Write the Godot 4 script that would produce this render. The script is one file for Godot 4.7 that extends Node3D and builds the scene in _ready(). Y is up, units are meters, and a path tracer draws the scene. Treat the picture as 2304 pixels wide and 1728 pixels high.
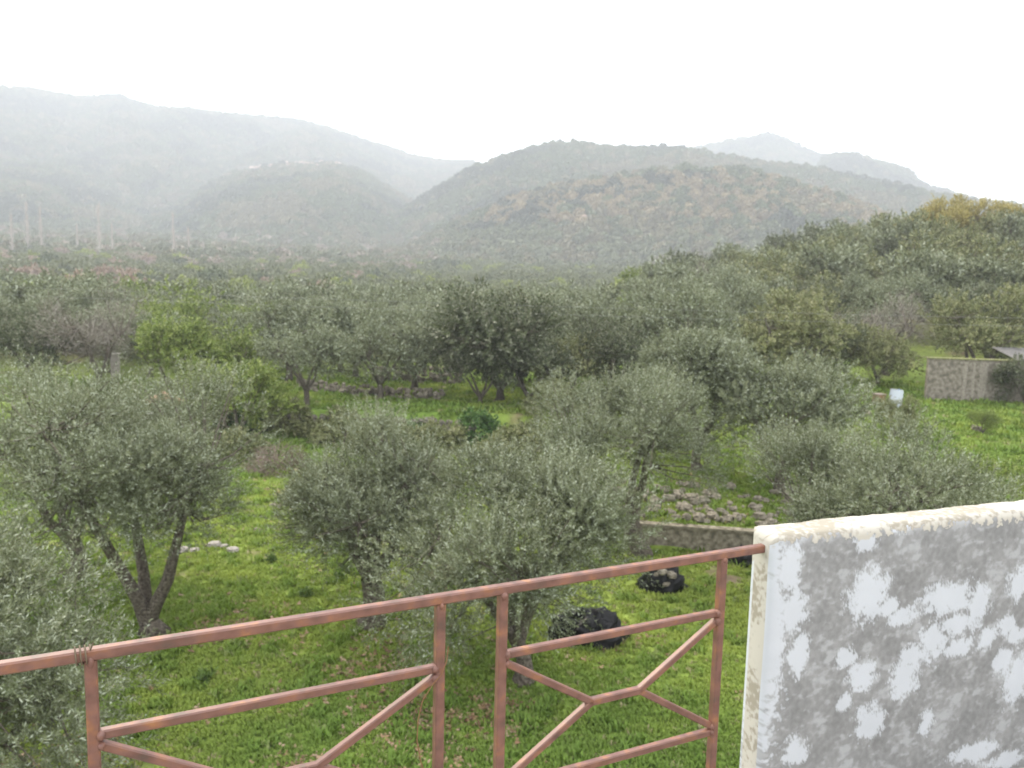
extends Node3D

const EYE := 7.5
var rng := RandomNumberGenerator.new()
var nz := FastNoiseLite.new()
var nz2 := FastNoiseLite.new()
var used := {}
var M := {}


class MB:
	var v := PackedVector3Array()
	var n := PackedVector3Array()
	var c := PackedColorArray()
	var i := PackedInt32Array()

	func tube(pts: Array, rads: Array, sides: int, col: Color, rough := 0.0, sd := 0) -> void:
		var r := RandomNumberGenerator.new()
		r.seed = sd + 77
		var start := v.size()
		var last := pts.size() - 1
		var e1 := Vector3.RIGHT
		for j in pts.size():
			var t: Vector3 = (pts[mini(j + 1, last)] - pts[maxi(j - 1, 0)]).normalized()
			if j == 0:
				e1 = t.cross(Vector3(0.31, 0.17, 0.93)).normalized()
			e1 = (e1 - t * e1.dot(t)).normalized()
			var e2 := t.cross(e1)
			for k in sides:
				var a := TAU * k / sides
				var o := e1 * cos(a) + e2 * sin(a)
				v.append(pts[j] + o * rads[j] * (1.0 + rough * r.randf_range(-1, 1)))
				n.append(o)
				c.append(col)
		for j in last:
			for k in sides:
				var a := start + j * sides + k
				var b := start + j * sides + (k + 1) % sides
				i.append_array([a, b + sides, b, a, a + sides, b + sides])

	func box(lo: Vector3, hi: Vector3, col := Color.WHITE) -> void:
		prism([Vector2(lo.x, lo.y), Vector2(hi.x, lo.y), Vector2(hi.x, hi.y), Vector2(lo.x, hi.y)], lo.z, hi.z, col)

	# a convex outline in x, y pushed from z0 to z1
	func prism(o: Array, z0: float, z1: float, col := Color.WHITE) -> void:
		var m := o.size()
		for side in 2:
			var s := v.size()
			for p in o:
				v.append(Vector3(p.x, p.y, z1 if side else z0))
				n.append(Vector3(0, 0, 1 if side else -1))
				c.append(col)
			for k in range(1, m - 1):
				i.append_array([s, s + k + 1, s + k] if side else [s, s + k, s + k + 1])
		for k in m:
			var p: Vector2 = o[k]
			var q: Vector2 = o[(k + 1) % m]
			var out := Vector3(q.y - p.y, p.x - q.x, 0).normalized()
			var s := v.size()
			for w in [Vector3(p.x, p.y, z0), Vector3(q.x, q.y, z0), Vector3(q.x, q.y, z1), Vector3(p.x, p.y, z1)]:
				v.append(w)
				n.append(out)
				c.append(col)
			i.append_array([s, s + 2, s + 1, s, s + 3, s + 2])

	func mesh(mat: Material) -> ArrayMesh:
		var a := []
		a.resize(Mesh.ARRAY_MAX)
		a[Mesh.ARRAY_VERTEX] = v
		if n.size() == v.size():
			a[Mesh.ARRAY_NORMAL] = n
		a[Mesh.ARRAY_COLOR] = c
		a[Mesh.ARRAY_INDEX] = i
		var m := ArrayMesh.new()
		m.add_surface_from_arrays(Mesh.PRIMITIVE_TRIANGLES, a)
		m.surface_set_material(0, mat)
		return m


# ---------------------------------------------------------------- naming
func numbered(called: String) -> String:
	if not used.has(called):
		used[called] = 0
		return called
	used[called] += 1
	return "%s_%03d" % [called, used[called]]

func tag(o: Node3D, label := "", category := "", group := "", kind := "") -> Node3D:
	for k in [["label", label], ["category", category], ["group", group], ["kind", kind]]:
		if k[1] != "":
			o.set_meta(k[0], k[1])
	return o

func thing(called: String, label: String, category: String, at := Vector3.ZERO, turn := 0.0, group := "") -> Node3D:
	var o := Node3D.new()
	o.name = numbered(called)
	add_child(o, true)
	o.position = at
	o.rotation.y = turn
	return tag(o, label, category, group)

func part(called: String, m: Mesh, parent: Node3D, at := Vector3.ZERO, kind := "") -> MeshInstance3D:
	var o := MeshInstance3D.new()
	o.name = called
	o.mesh = m
	parent.add_child(o, true)
	o.position = at
	if kind != "":
		o.set_meta("kind", kind)
	return o

func single(called: String, m: Mesh, label := "", category := "", group := "", kind := "") -> MeshInstance3D:
	var o := MeshInstance3D.new()
	o.name = numbered(called)
	o.mesh = m
	add_child(o, true)
	tag(o, label, category, group, kind)
	return o

func copy(o: Node3D, called: String, label: String, category: String, group: String, at: Vector3, turn: float, size := Vector3.ONE) -> Node3D:
	var c: Node3D = o.duplicate()
	c.name = numbered(called)
	add_child(c, true)
	c.position = at
	c.rotation.y = turn
	c.scale = size
	return tag(c, label, category, group)


# ---------------------------------------------------------------- materials
func mat(col: Color, rough := 0.9, vertex := false) -> StandardMaterial3D:
	var m := StandardMaterial3D.new()
	m.albedo_color = col.linear_to_srgb()
	m.roughness = rough
	m.metallic_specular = 0.3
	m.vertex_color_use_as_albedo = vertex
	return m

func leaf_mat(back := 0.35) -> StandardMaterial3D:
	var m := mat(Color.WHITE, 0.55, true)
	m.metallic_specular = 0.35
	m.backlight_enabled = true
	m.backlight = Color(back, back, back * 0.75).linear_to_srgb()
	return m

func noise_tex(freq: float, stops: Array, sd: int, size := 512, normal := false, type := FastNoiseLite.TYPE_SIMPLEX_SMOOTH) -> NoiseTexture2D:
	var f := FastNoiseLite.new()
	f.noise_type = type
	f.seed = sd
	f.frequency = freq
	f.fractal_octaves = 5
	var t := NoiseTexture2D.new()
	t.width = size
	t.height = size
	t.seamless = true
	t.noise = f
	t.as_normal_map = normal
	if not normal:
		var g := Gradient.new()
		g.offsets = PackedFloat32Array(stops.map(func(s): return s[0]))
		g.colors = PackedColorArray(stops.map(func(s): return s[1].linear_to_srgb()))
		t.color_ramp = g
	return t

func tri_mat(stops: Array, freq: float, scale: float, rough: float, sd: int, bump := 0.0, vertex := false) -> StandardMaterial3D:
	var m := mat(Color.WHITE, rough, vertex)
	m.albedo_texture = noise_tex(freq, stops, sd)
	m.uv1_triplanar = true
	m.uv1_world_triplanar = true
	m.uv1_scale = Vector3.ONE * scale
	if bump > 0.0:
		m.heightmap_enabled = true
		m.heightmap_scale = bump
		m.heightmap_texture = noise_tex(freq, [[0.0, Color.BLACK], [1.0, Color.WHITE]], sd)
	return m

func make_materials() -> void:
	M.leaf = leaf_mat()
	M.bark = tri_mat([[0.2, Color(0.045, 0.038, 0.03)], [0.55, Color(0.12, 0.1, 0.08)], [0.85, Color(0.2, 0.18, 0.15)]], 0.02, 1.3, 0.95, 4, 3.0)
	M.twig = mat(Color.WHITE, 0.95, true)
	M.ground = tri_mat([[0.15, Color(0.55, 0.55, 0.5)], [0.5, Color(0.85, 0.85, 0.85)], [0.85, Color(1, 1, 1)]], 0.012, 0.35, 1.0, 9, 4.0, true)
	M.stone = tri_mat([[0.2, Color(0.13, 0.117, 0.09)], [0.5, Color(0.2, 0.175, 0.135)], [0.8, Color(0.31, 0.275, 0.22)]], 0.02, 0.9, 0.95, 12, 2.0)
	M.stone_dark = tri_mat([[0.2, Color(0.07, 0.065, 0.05)], [0.5, Color(0.15, 0.135, 0.11)], [0.8, Color(0.27, 0.24, 0.21)]], 0.02, 0.9, 0.95, 13, 2.0)
	M.rail = tri_mat([[0.1, Color(0.08, 0.05, 0.04)], [0.32, Color(0.13, 0.06, 0.047)], [0.58, Color(0.172, 0.085, 0.068)], [0.74, Color(0.215, 0.095, 0.055)], [0.88, Color(0.28, 0.13, 0.055)]], 0.022, 1.3, 0.5, 21, 0.05)
	M.rail.metallic_specular = 0.5
	M.concrete = tri_mat([[0.2, Color(0.2, 0.19, 0.165)], [0.55, Color(0.33, 0.31, 0.27)], [0.85, Color(0.43, 0.41, 0.36)]], 0.012, 0.5, 0.95, 31, 0.5)
	M.plaster = tri_mat([[0.2, Color(0.55, 0.52, 0.48)], [0.6, Color(0.74, 0.72, 0.68)]], 0.01, 0.6, 0.95, 33)
	M.pale = tri_mat([[0.2, Color(0.2, 0.18, 0.16)], [0.7, Color(0.34, 0.31, 0.28)]], 0.02, 1.0, 0.95, 34)
	M.plastic = mat(Color(0.009, 0.009, 0.01), 0.38)
	M.plastic.metallic_specular = 0.28
	M.grass = leaf_mat(0.5)
	M.grass.roughness = 0.7


# ---------------------------------------------------------------- land
const RIDGES := {
	"A": [1900.0, 850.0, [Vector2(-60, 285.2), Vector2(-39.5, 313.7), Vector2(-31.2, 345.7), Vector2(-29.4, 345.2), Vector2(-27.2, 340.9), Vector2(-25.0, 353.9), Vector2(-23.2, 340.4), Vector2(-20.0, 340.4), Vector2(-16.6, 338.3), Vector2(-14.3, 334.2), Vector2(-12.2, 321.1), Vector2(-10.4, 304.8), Vector2(-8.3, 289.5), Vector2(-6.8, 273.7), Vector2(-4.9, 266.0), Vector2(-3.0, 266.0), Vector2(-0.5, 250.1), Vector2(5.8, 172.8), Vector2(12, 0)]],
	"B": [1000.0, 600.0, [Vector2(-14, 0), Vector2(-10, 62), Vector2(-6.7, 97), Vector2(-4.9, 117), Vector2(-3.0, 136.9), Vector2(-1.3, 146.2), Vector2(0.7, 160.4), Vector2(2.5, 168.9), Vector2(4.7, 167.9), Vector2(6.6, 164.5), Vector2(9.3, 164.5), Vector2(11.7, 160.6), Vector2(13.8, 152.0), Vector2(16.2, 145.3), Vector2(19.0, 139.3), Vector2(21.2, 130.9), Vector2(24.5, 117.2), Vector2(27.1, 104.0), Vector2(31.0, 89.7), Vector2(37.2, 74.5), Vector2(60, 48.7)]],
	"C": [1850.0, 1200.0, [Vector2(2, 0), Vector2(8.8, 257.7), Vector2(11.7, 296.2), Vector2(14.3, 311.2), Vector2(15.5, 319.0), Vector2(16.3, 324.9), Vector2(17.5, 309.8), Vector2(18.7, 292.1), Vector2(19.9, 274.3), Vector2(23.2, 196.6), Vector2(30, 0)]],
	"D": [1500.0, 1000.0, [Vector2(15, 0), Vector2(18.8, 192.1), Vector2(19.9, 221.6), Vector2(20.6, 227.0), Vector2(21.7, 223.9), Vector2(22.8, 215.6), Vector2(24.1, 205.6), Vector2(24.8, 195.6), Vector2(25.5, 176.9), Vector2(27.0, 161.4), Vector2(29.0, 145.8), Vector2(31.0, 139.6), Vector2(37.2, 116.5), Vector2(60, 79.7)]],
	"E": [680.0, 430.0, [Vector2(-13, 0), Vector2(-6.7, 34.9), Vector2(-3.6, 54.3), Vector2(-0.5, 71.7), Vector2(2.6, 82.4), Vector2(7.2, 91.5), Vector2(11.2, 97.7), Vector2(14.7, 96.6), Vector2(17.1, 90.1), Vector2(19.1, 81.4), Vector2(21.9, 69.7), Vector2(24.6, 55.8), Vector2(27.2, 44.1), Vector2(34, 16.7), Vector2(45, 0)]],
	"F": [1250.0, 560.0, [Vector2(-38, 21.5), Vector2(-28.0, 55.7), Vector2(-22.0, 98.3), Vector2(-20.3, 125.4), Vector2(-18.6, 145.4), Vector2(-16.4, 157.5), Vector2(-14.3, 165.2), Vector2(-12.2, 167.7), Vector2(-10.4, 156.7), Vector2(-8.3, 132.2), Vector2(-6.1, 107.3), Vector2(-4.5, 86.1), Vector2(-2.6, 63.6), Vector2(2, 0)]],
	"G": [1400.0, 620.0, [Vector2(-60, 140.2), Vector2(-39.6, 154.2), Vector2(-31.4, 163.9), Vector2(-28.6, 153.9), Vector2(-25.6, 132.8), Vector2(-22.8, 106.5), Vector2(-20.1, 85.2), Vector2(-17.0, 59.5), Vector2(-12, 0)]],
}
const NEAR_RIDGE := [Vector2(6, 0.0), Vector2(11.5, 4.2), Vector2(17.9, 5.8), Vector2(20.6, 8.6), Vector2(26, 9.8), Vector2(31, 11.0), Vector2(45, 15.0), Vector2(70, 17.0), Vector2(100, 0.0)]

func look_up(t: Array, x: float) -> float:
	if x <= t[0].x:
		return t[0].y
	for k in range(1, t.size()):
		if x <= t[k].x:
			return lerpf(t[k - 1].y, t[k].y, (x - t[k - 1].x) / (t[k].x - t[k - 1].x))
	return t[-1].y

func ground(x: float, z: float) -> float:
	var d := -z
	var r := sqrt(x * x + z * z)
	var az := rad_to_deg(atan2(x, d))
	var left := 1.2 * smoothstep(38.75, 39.25, d + 0.35 * sin(x * 0.45))
	var right := 0.65 * smoothstep(22.75, 22.95, d - 0.12 * (6.0 - x)) + clampf((d - 22.9) * 0.07, 0.0, 1.4)
	var y := lerpf(left, right, smoothstep(1.0, 3.2, x - maxf(0.0, d - 22.0) * 0.12))
	y += 0.05 * nz.get_noise_2d(x * 9.0, z * 9.0) * smoothstep(6.0, 12.0, r)
	if r > 45.0 and d > 0.0:
		var front := smoothstep(0.0, 0.4, d / r)
		y += look_up(NEAR_RIDGE, az) * smoothstep(45.0, 120.0, r) * (1.0 - smoothstep(135.0, 270.0, r)) * front
		if r > 90.0:
			y += 0.00183 * pow(r - 90.0, 1.5) * front + 1.5 * nz.get_noise_2d(x * 0.7, z * 0.7) * smoothstep(90.0, 200.0, r)
		if r > 420.0:
			for key in RIDGES:
				var h: Array = RIDGES[key]
				var top := look_up(h[2], az)
				if top <= 0.0 or r < h[1]:
					continue
				var t: float = (r - h[1]) / (h[0] - h[1])
				var hill := 0.0
				if t < 1.0:
					var rough := nz.get_noise_2d(x * 0.22 + 300.0, z * 0.1) * 0.22 + nz.get_noise_2d(x * 0.6, z * 0.35) * 0.07
					hill = top * (0.45 * t + 0.55 * t * t * (3.0 - 2.0 * t) + rough * t * (1.0 - t) * 1.6)
				else:
					hill = top - (r - h[0]) * 0.4
				y = maxf(y, hill)
	return y

func ground_color(x: float, z: float, y: float) -> Color:
	var r := sqrt(x * x + z * z)
	var a := nz.get_noise_2d(x * 2.5, z * 2.5)
	var b := nz2.get_noise_2d(x * 6.0, z * 6.0)
	var grass := Color(0.145, 0.22, 0.04).lerp(Color(0.235, 0.3, 0.065), clampf(0.5 + a, 0, 1))
	var soil := Color(0.2, 0.15, 0.1)
	var c := grass.lerp(soil, smoothstep(0.32, 0.75, b + 0.25 * a))
	if r > 55.0:
		var wild := Color(0.11, 0.12, 0.05).lerp(Color(0.17, 0.13, 0.085), clampf(0.5 + b, 0, 1))
		c = c.lerp(wild, smoothstep(55.0, 80.0, r))
	return c

func at(x: float, d: float) -> Vector3:
	return Vector3(x, ground(x, -d), -d)

func polar(az: float, r: float) -> Vector3:
	var a := deg_to_rad(az)
	return Vector3(sin(a) * r, ground(sin(a) * r, -cos(a) * r), -cos(a) * r)

func make_land() -> void:
	var rings := [0.0]
	var r := 0.0
	while r < 2300.0:
		r += 0.8 if r < 18.0 else 0.3 if r < 50.0 else maxf(0.6, r * 0.025) if r < 450.0 else 16.0
		rings.append(r)
	var azs := []
	var a := -180.0
	while a < 180.0:
		azs.append(a)
		a += 0.22 if absf(a + 0.1) < 40.0 else 1.0 if absf(a) < 62.0 else 4.0
	var cols := azs.size()
	var mb := MB.new()
	for j in rings.size():
		for k in cols:
			var t := deg_to_rad(azs[k])
			# far land only ahead of the camera
			var rr: float = rings[j] if absf(azs[k]) < 62.0 else minf(rings[j], 260.0 + rings[j] * 0.05)
			var x := sin(t) * rr
			var z := -cos(t) * rr
			var y := ground(x, z)
			mb.v.append(Vector3(x, y, z))
			mb.c.append(ground_color(x, z, y))
	for j in rings.size() - 1:
		for k in cols:
			var p := j * cols + k
			var q := j * cols + (k + 1) % cols
			mb.i.append_array([p, p + cols, q + cols, p, q + cols, q])
	var st := SurfaceTool.new()
	st.create_from(mb.mesh(M.ground), 0)
	st.generate_normals()
	var m := st.commit()
	m.surface_set_material(0, M.ground)
	single("terrain", m, "", "", "", "structure")


# ---------------------------------------------------------------- trees
func ball(g: RandomNumberGenerator) -> Vector3:
	return Vector3(g.randfn(), g.randfn(), g.randfn()).normalized()

# leaves on short twigs round each clump; a clump is [centre, radius, outward]
func leaves(sd: int, clumps: Array, twigs: int, per: int, ll: float, lw: float, tl: float, c0: Color, c1: Color, pale: Color, share: float, up: float, m: Material) -> ArrayMesh:
	var g := RandomNumberGenerator.new()
	g.seed = sd
	var total := clumps.size() * twigs * per
	var v := PackedVector3Array()
	var c := PackedColorArray()
	var ix := PackedInt32Array()
	v.resize(total * 4)
	c.resize(total * 4)
	ix.resize(total * 6)
	var n := 0
	for cl in clumps:
		var centre: Vector3 = cl[0]
		var rc: float = cl[1]
		var out: Vector3 = cl[2]
		var hue := g.randf()
		# which way the shoots of this clump grow: upright on top, hanging at the skirts
		var rise: float = up + cl[3] if cl.size() > 3 else up
		for t in twigs:
			var rnd := ball(g)
			var o := centre + rnd * rc * pow(g.randf(), 0.45)
			var dir := (out * 0.45 + rnd * 0.75 + ball(g) * 0.45 + Vector3.UP * rise).normalized()
			var e1 := dir.cross(ball(g)).normalized()
			var e2 := dir.cross(e1)
			var tone := c0.lerp(c1, clampf(hue * 0.5 + g.randf() * 0.5, 0, 1))
			var len := tl * g.randf_range(0.6, 1.25)
			var sag := g.randf_range(0.0, 0.35)
			for k in per:
				var f := (k + 0.5) / per
				var ang := k * 2.4 + g.randf()
				var s := e1 * cos(ang) + e2 * sin(ang)
				var p := o + dir * len * f - Vector3.UP * sag * len * f * f
				var ld := (dir * 0.75 + s * 0.75).normalized() * ll * g.randf_range(0.65, 1.15)
				var wv := (dir.cross(s) + ball(g) * 0.5).normalized() * lw * 0.5
				var col := pale if g.randf() < share else tone
				var q := n * 4
				v[q] = p
				v[q + 1] = p + ld * 0.5 + wv
				v[q + 2] = p + ld
				v[q + 3] = p + ld * 0.5 - wv
				c[q] = col
				c[q + 1] = col
				c[q + 2] = col
				c[q + 3] = col
				var w := n * 6
				ix[w] = q
				ix[w + 1] = q + 1
				ix[w + 2] = q + 2
				ix[w + 3] = q
				ix[w + 4] = q + 2
				ix[w + 5] = q + 3
				n += 1
	var arr := []
	arr.resize(Mesh.ARRAY_MAX)
	arr[Mesh.ARRAY_VERTEX] = v
	arr[Mesh.ARRAY_COLOR] = c
	arr[Mesh.ARRAY_INDEX] = ix
	var mesh := ArrayMesh.new()
	mesh.add_surface_from_arrays(Mesh.PRIMITIVE_TRIANGLES, arr)
	mesh.surface_set_material(0, m)
	return mesh

# p: seed, h, w, fork, lean, r, limbs, clumps, rc, low (share of height where the crown begins)
func skeleton(p: Dictionary) -> Dictionary:
	var g := RandomNumberGenerator.new()
	g.seed = p.seed
	var h: float = p.h
	var low: float = p.get("low", 0.3) * h
	var lean: Vector3 = p.get("lean", Vector3.ZERO)
	var mid := Vector3(lean.x, (low + h) * 0.5, lean.z)
	var rad := Vector3(p.w * 0.56, (h - low) * 0.54, p.get("depth", p.w) * 0.56)
	var fork_h: float = p.fork
	var wood := MB.new()
	var fork := Vector3(lean.x * 0.35, fork_h, lean.z * 0.35)
	var r0: float = p.r
	var bow := Vector3(g.randf_range(-0.12, 0.12), 0, g.randf_range(-0.12, 0.12)) * minf(1.0, fork_h)
	wood.tube([Vector3(0, -0.12, 0), Vector3(0, 0.08, 0), fork * 0.3 + bow, fork * 0.65 + bow, fork], [r0 * 1.7, r0 * 1.3, r0 * 1.02, r0 * 0.9, r0 * 0.85], 9, Color.WHITE, 0.13, p.seed)
	var paths := []
	var nl: int = p.limbs
	var a0 := g.randf() * TAU
	if p.has("turn"):
		a0 = p.turn
	for k in nl:
		var a := a0 + TAU * k / nl + g.randf_range(-0.25, 0.25)
		var end := mid + Vector3(cos(a) * rad.x * 0.55, rad.y * g.randf_range(-0.1, 0.45), sin(a) * rad.z * 0.55)
		var kink := Vector3(g.randf_range(-0.2, 0.2), 0, g.randf_range(-0.2, 0.2)) * h * 0.15
		var c1 := fork.lerp(end, 0.33) + kink - Vector3.UP * 0.06 * h * g.randf()
		var c2 := fork.lerp(end, 0.66) - kink * 0.6 + Vector3.UP * 0.04 * h
		var pts := [fork - Vector3.UP * 0.05, fork.lerp(c1, 0.5) + kink * 0.15, c1, c2, end]
		wood.tube(pts, [r0 * 0.66, r0 * 0.6, r0 * 0.5, r0 * 0.34, r0 * 0.16], 7, Color.WHITE, 0.1, p.seed + k)
		paths.append_array([pts[2], pts[2].lerp(pts[3], 0.5), pts[3], pts[3].lerp(end, 0.5), end])
	var bumps := FastNoiseLite.new()
	bumps.seed = p.seed
	bumps.frequency = 0.9
	var clumps := []
	var lobes := []
	var nlobes: int = p.get("lobes", 9)
	for k in nlobes:
		var d := Vector3(cos(k * 2.4 + p.seed), g.randf_range(-0.75, 0.95), sin(k * 2.4 + p.seed))
		d = d.normalized() * g.randf_range(0.42, 0.72)
		lobes.append([mid + Vector3(d.x * rad.x, d.y * rad.y, d.z * rad.z), g.randf_range(0.36, 0.56)])
	for k in p.clumps:
		var dir := ball(g)
		if dir.y < -0.7:
			dir.y = -dir.y
		var lobe: Array = lobes[g.randi() % nlobes]
		var s := pow(g.randf(), 0.33) * (0.9 + 0.25 * bumps.get_noise_3dv(dir * 1.6 + Vector3.ONE * p.seed))
		var at_: Vector3 = lobe[0] + Vector3(dir.x * rad.x, dir.y * rad.y, dir.z * rad.z) * s * lobe[1]
		at_.y = maxf(at_.y, low * 0.8 + 0.15)
		var reach := Vector2(at_.x - mid.x, at_.z - mid.z).length() / maxf(rad.x, 0.1)
		var shoot_angle := lerpf(-0.75 * reach, 0.45, smoothstep(0.0, 0.6, clampf((at_.y - low) / (h - low), 0.0, 1.0)))
		dir = (dir + (at_ - mid) / rad * 0.6).normalized()
		var rc: float = p.rc * g.randf_range(0.6, 1.3)
		clumps.append([at_, rc, dir, shoot_angle])
		var best: Vector3 = paths[0]
		for q in paths:
			if q.distance_squared_to(at_) < best.distance_squared_to(at_):
				best = q
		var m := best.lerp(at_, 0.5) - Vector3.UP * 0.05 * h * g.randf()
		var br: float = r0 * p.get("branch", 0.11)
		wood.tube([best, m, at_ + dir * rc * 0.4], [br, br * 0.7, br * 0.25], 4, Color.WHITE)
	return {"wood": wood, "clumps": clumps}

const OLIVE := [Color(0.09, 0.108, 0.056), Color(0.182, 0.202, 0.117), Color(0.34, 0.37, 0.285)]
const CITRUS := [Color(0.08, 0.12, 0.025), Color(0.19, 0.24, 0.05), Color(0.28, 0.32, 0.1)]
const OAK := [Color(0.05, 0.062, 0.03), Color(0.1, 0.115, 0.06), Color(0.2, 0.21, 0.15)]
const MAQUIS := [Color(0.105, 0.125, 0.05), Color(0.195, 0.205, 0.09), Color(0.27, 0.26, 0.145)]
const GOLD := [Color(0.2, 0.18, 0.05), Color(0.34, 0.29, 0.09), Color(0.42, 0.36, 0.15)]
const BARE := [Color(0.14, 0.122, 0.1), Color(0.23, 0.205, 0.17), Color(0.3, 0.275, 0.24)]

# detail: [twigs per clump, leaves per twig, leaf length, leaf width, twig length]
func tree_meshes(p: Dictionary, kind: Array, detail: Array, share := 0.16, up := 0.45) -> Array:
	var s := skeleton(p)
	var bare := kind == BARE
	return [s.wood.mesh(M.bark), leaves(p.seed + 5, s.clumps, detail[0], detail[1], detail[2], detail[3], detail[4], kind[0], kind[1], kind[2], share, up, M.twig if bare else M.leaf)]

func plant(called: String, label: String, category: String, pos: Vector3, meshes: Array, turn := 0.0, group := "", size := 1.0, crown_name := "crown") -> Node3D:
	var t := thing(called, label, category, pos, turn, group)
	t.scale = Vector3.ONE * size
	part("trunk", meshes[0], t)
	part(crown_name, meshes[1], t)
	return t

const FINE := [40, 15, 0.082, 0.021, 0.38]

func near_trees() -> void:
	var g := "olive trees on the grass below the terrace"
	var list := [
		["olive tree with stout single trunk rising from the lawn behind the railing", -2.96, 17.3, {"seed": 11, "h": 4.8, "w": 3.6, "fork": 1.1, "r": 0.25, "limbs": 4, "clumps": 135, "rc": 0.44, "low": 0.13, "lean": Vector3(0.0, 0, 0)}],
		["broad olive tree with crooked forked trunk beside the black plastic heap", 0.35, 14.9, {"seed": 12, "h": 4.7, "w": 4.4, "fork": 0.75, "r": 0.16, "limbs": 4, "clumps": 180, "rc": 0.45, "low": 0.08, "lean": Vector3(-0.3, 0, 0)}],
		["tall olive tree with leaning dark trunk by the low concrete wall", 3.73, 22.4, {"seed": 13, "h": 5.3, "w": 4.8, "fork": 1.5, "r": 0.22, "limbs": 3, "clumps": 145, "rc": 0.47, "low": 0.33, "lean": Vector3(-0.75, 0, 0)}],
		["large olive tree with two stems in a V beside the rusty railing", -7.4, 16.6, {"seed": 14, "h": 5.8, "w": 5.2, "fork": 0.25, "r": 0.24, "limbs": 3, "turn": 0.1, "clumps": 200, "rc": 0.48, "low": 0.13, "lean": Vector3(-0.35, 0, 0)}],
		["low spreading olive tree just outside the terrace with leaves down to the ground", -7.0, 10.4, {"seed": 15, "h": 4.6, "w": 4.1, "fork": 0.8, "r": 0.18, "limbs": 4, "clumps": 140, "rc": 0.42, "low": 0.03}],
		["wide bushy olive tree rising behind the peeling white parapet", 8.2, 17.6, {"seed": 16, "h": 4.75, "w": 5.6, "fork": 0.8, "r": 0.22, "limbs": 5, "clumps": 175, "rc": 0.46, "low": 0.2}],
		["olive tree with pale bushy top below the terraced stone wall", 6.6, 28.5, {"seed": 27, "h": 5.4, "w": 4.0, "fork": 1.0, "r": 0.18, "limbs": 4, "clumps": 125, "rc": 0.45, "low": 0.16}],
		["yellow-green olive tree between the lawn and the white drum", 8.9, 26.6, {"seed": 28, "h": 5.0, "w": 5.0, "fork": 0.8, "r": 0.18, "limbs": 4, "clumps": 130, "rc": 0.48, "low": 0.0}],
		["olive tree overhanging the far side of the two-stemmed olive", -10.6, 19.5, {"seed": 19, "h": 5.3, "w": 4.4, "fork": 1.0, "r": 0.2, "limbs": 4, "clumps": 100, "rc": 0.46, "low": 0.2}],
	]
	for k in list.size():
		var a: Array = list[k]
		var d: Array = FINE
		if a[2] > 25.0:
			d = [26, 12, 0.12, 0.036, 0.42]
		plant("olive_tree", a[0], "tree", at(a[1], a[2]), tree_meshes(a[3], OLIVE, d, 0.17, 0.25), 0.0, g)
	print("near trees ", Time.get_ticks_msec())


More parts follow.
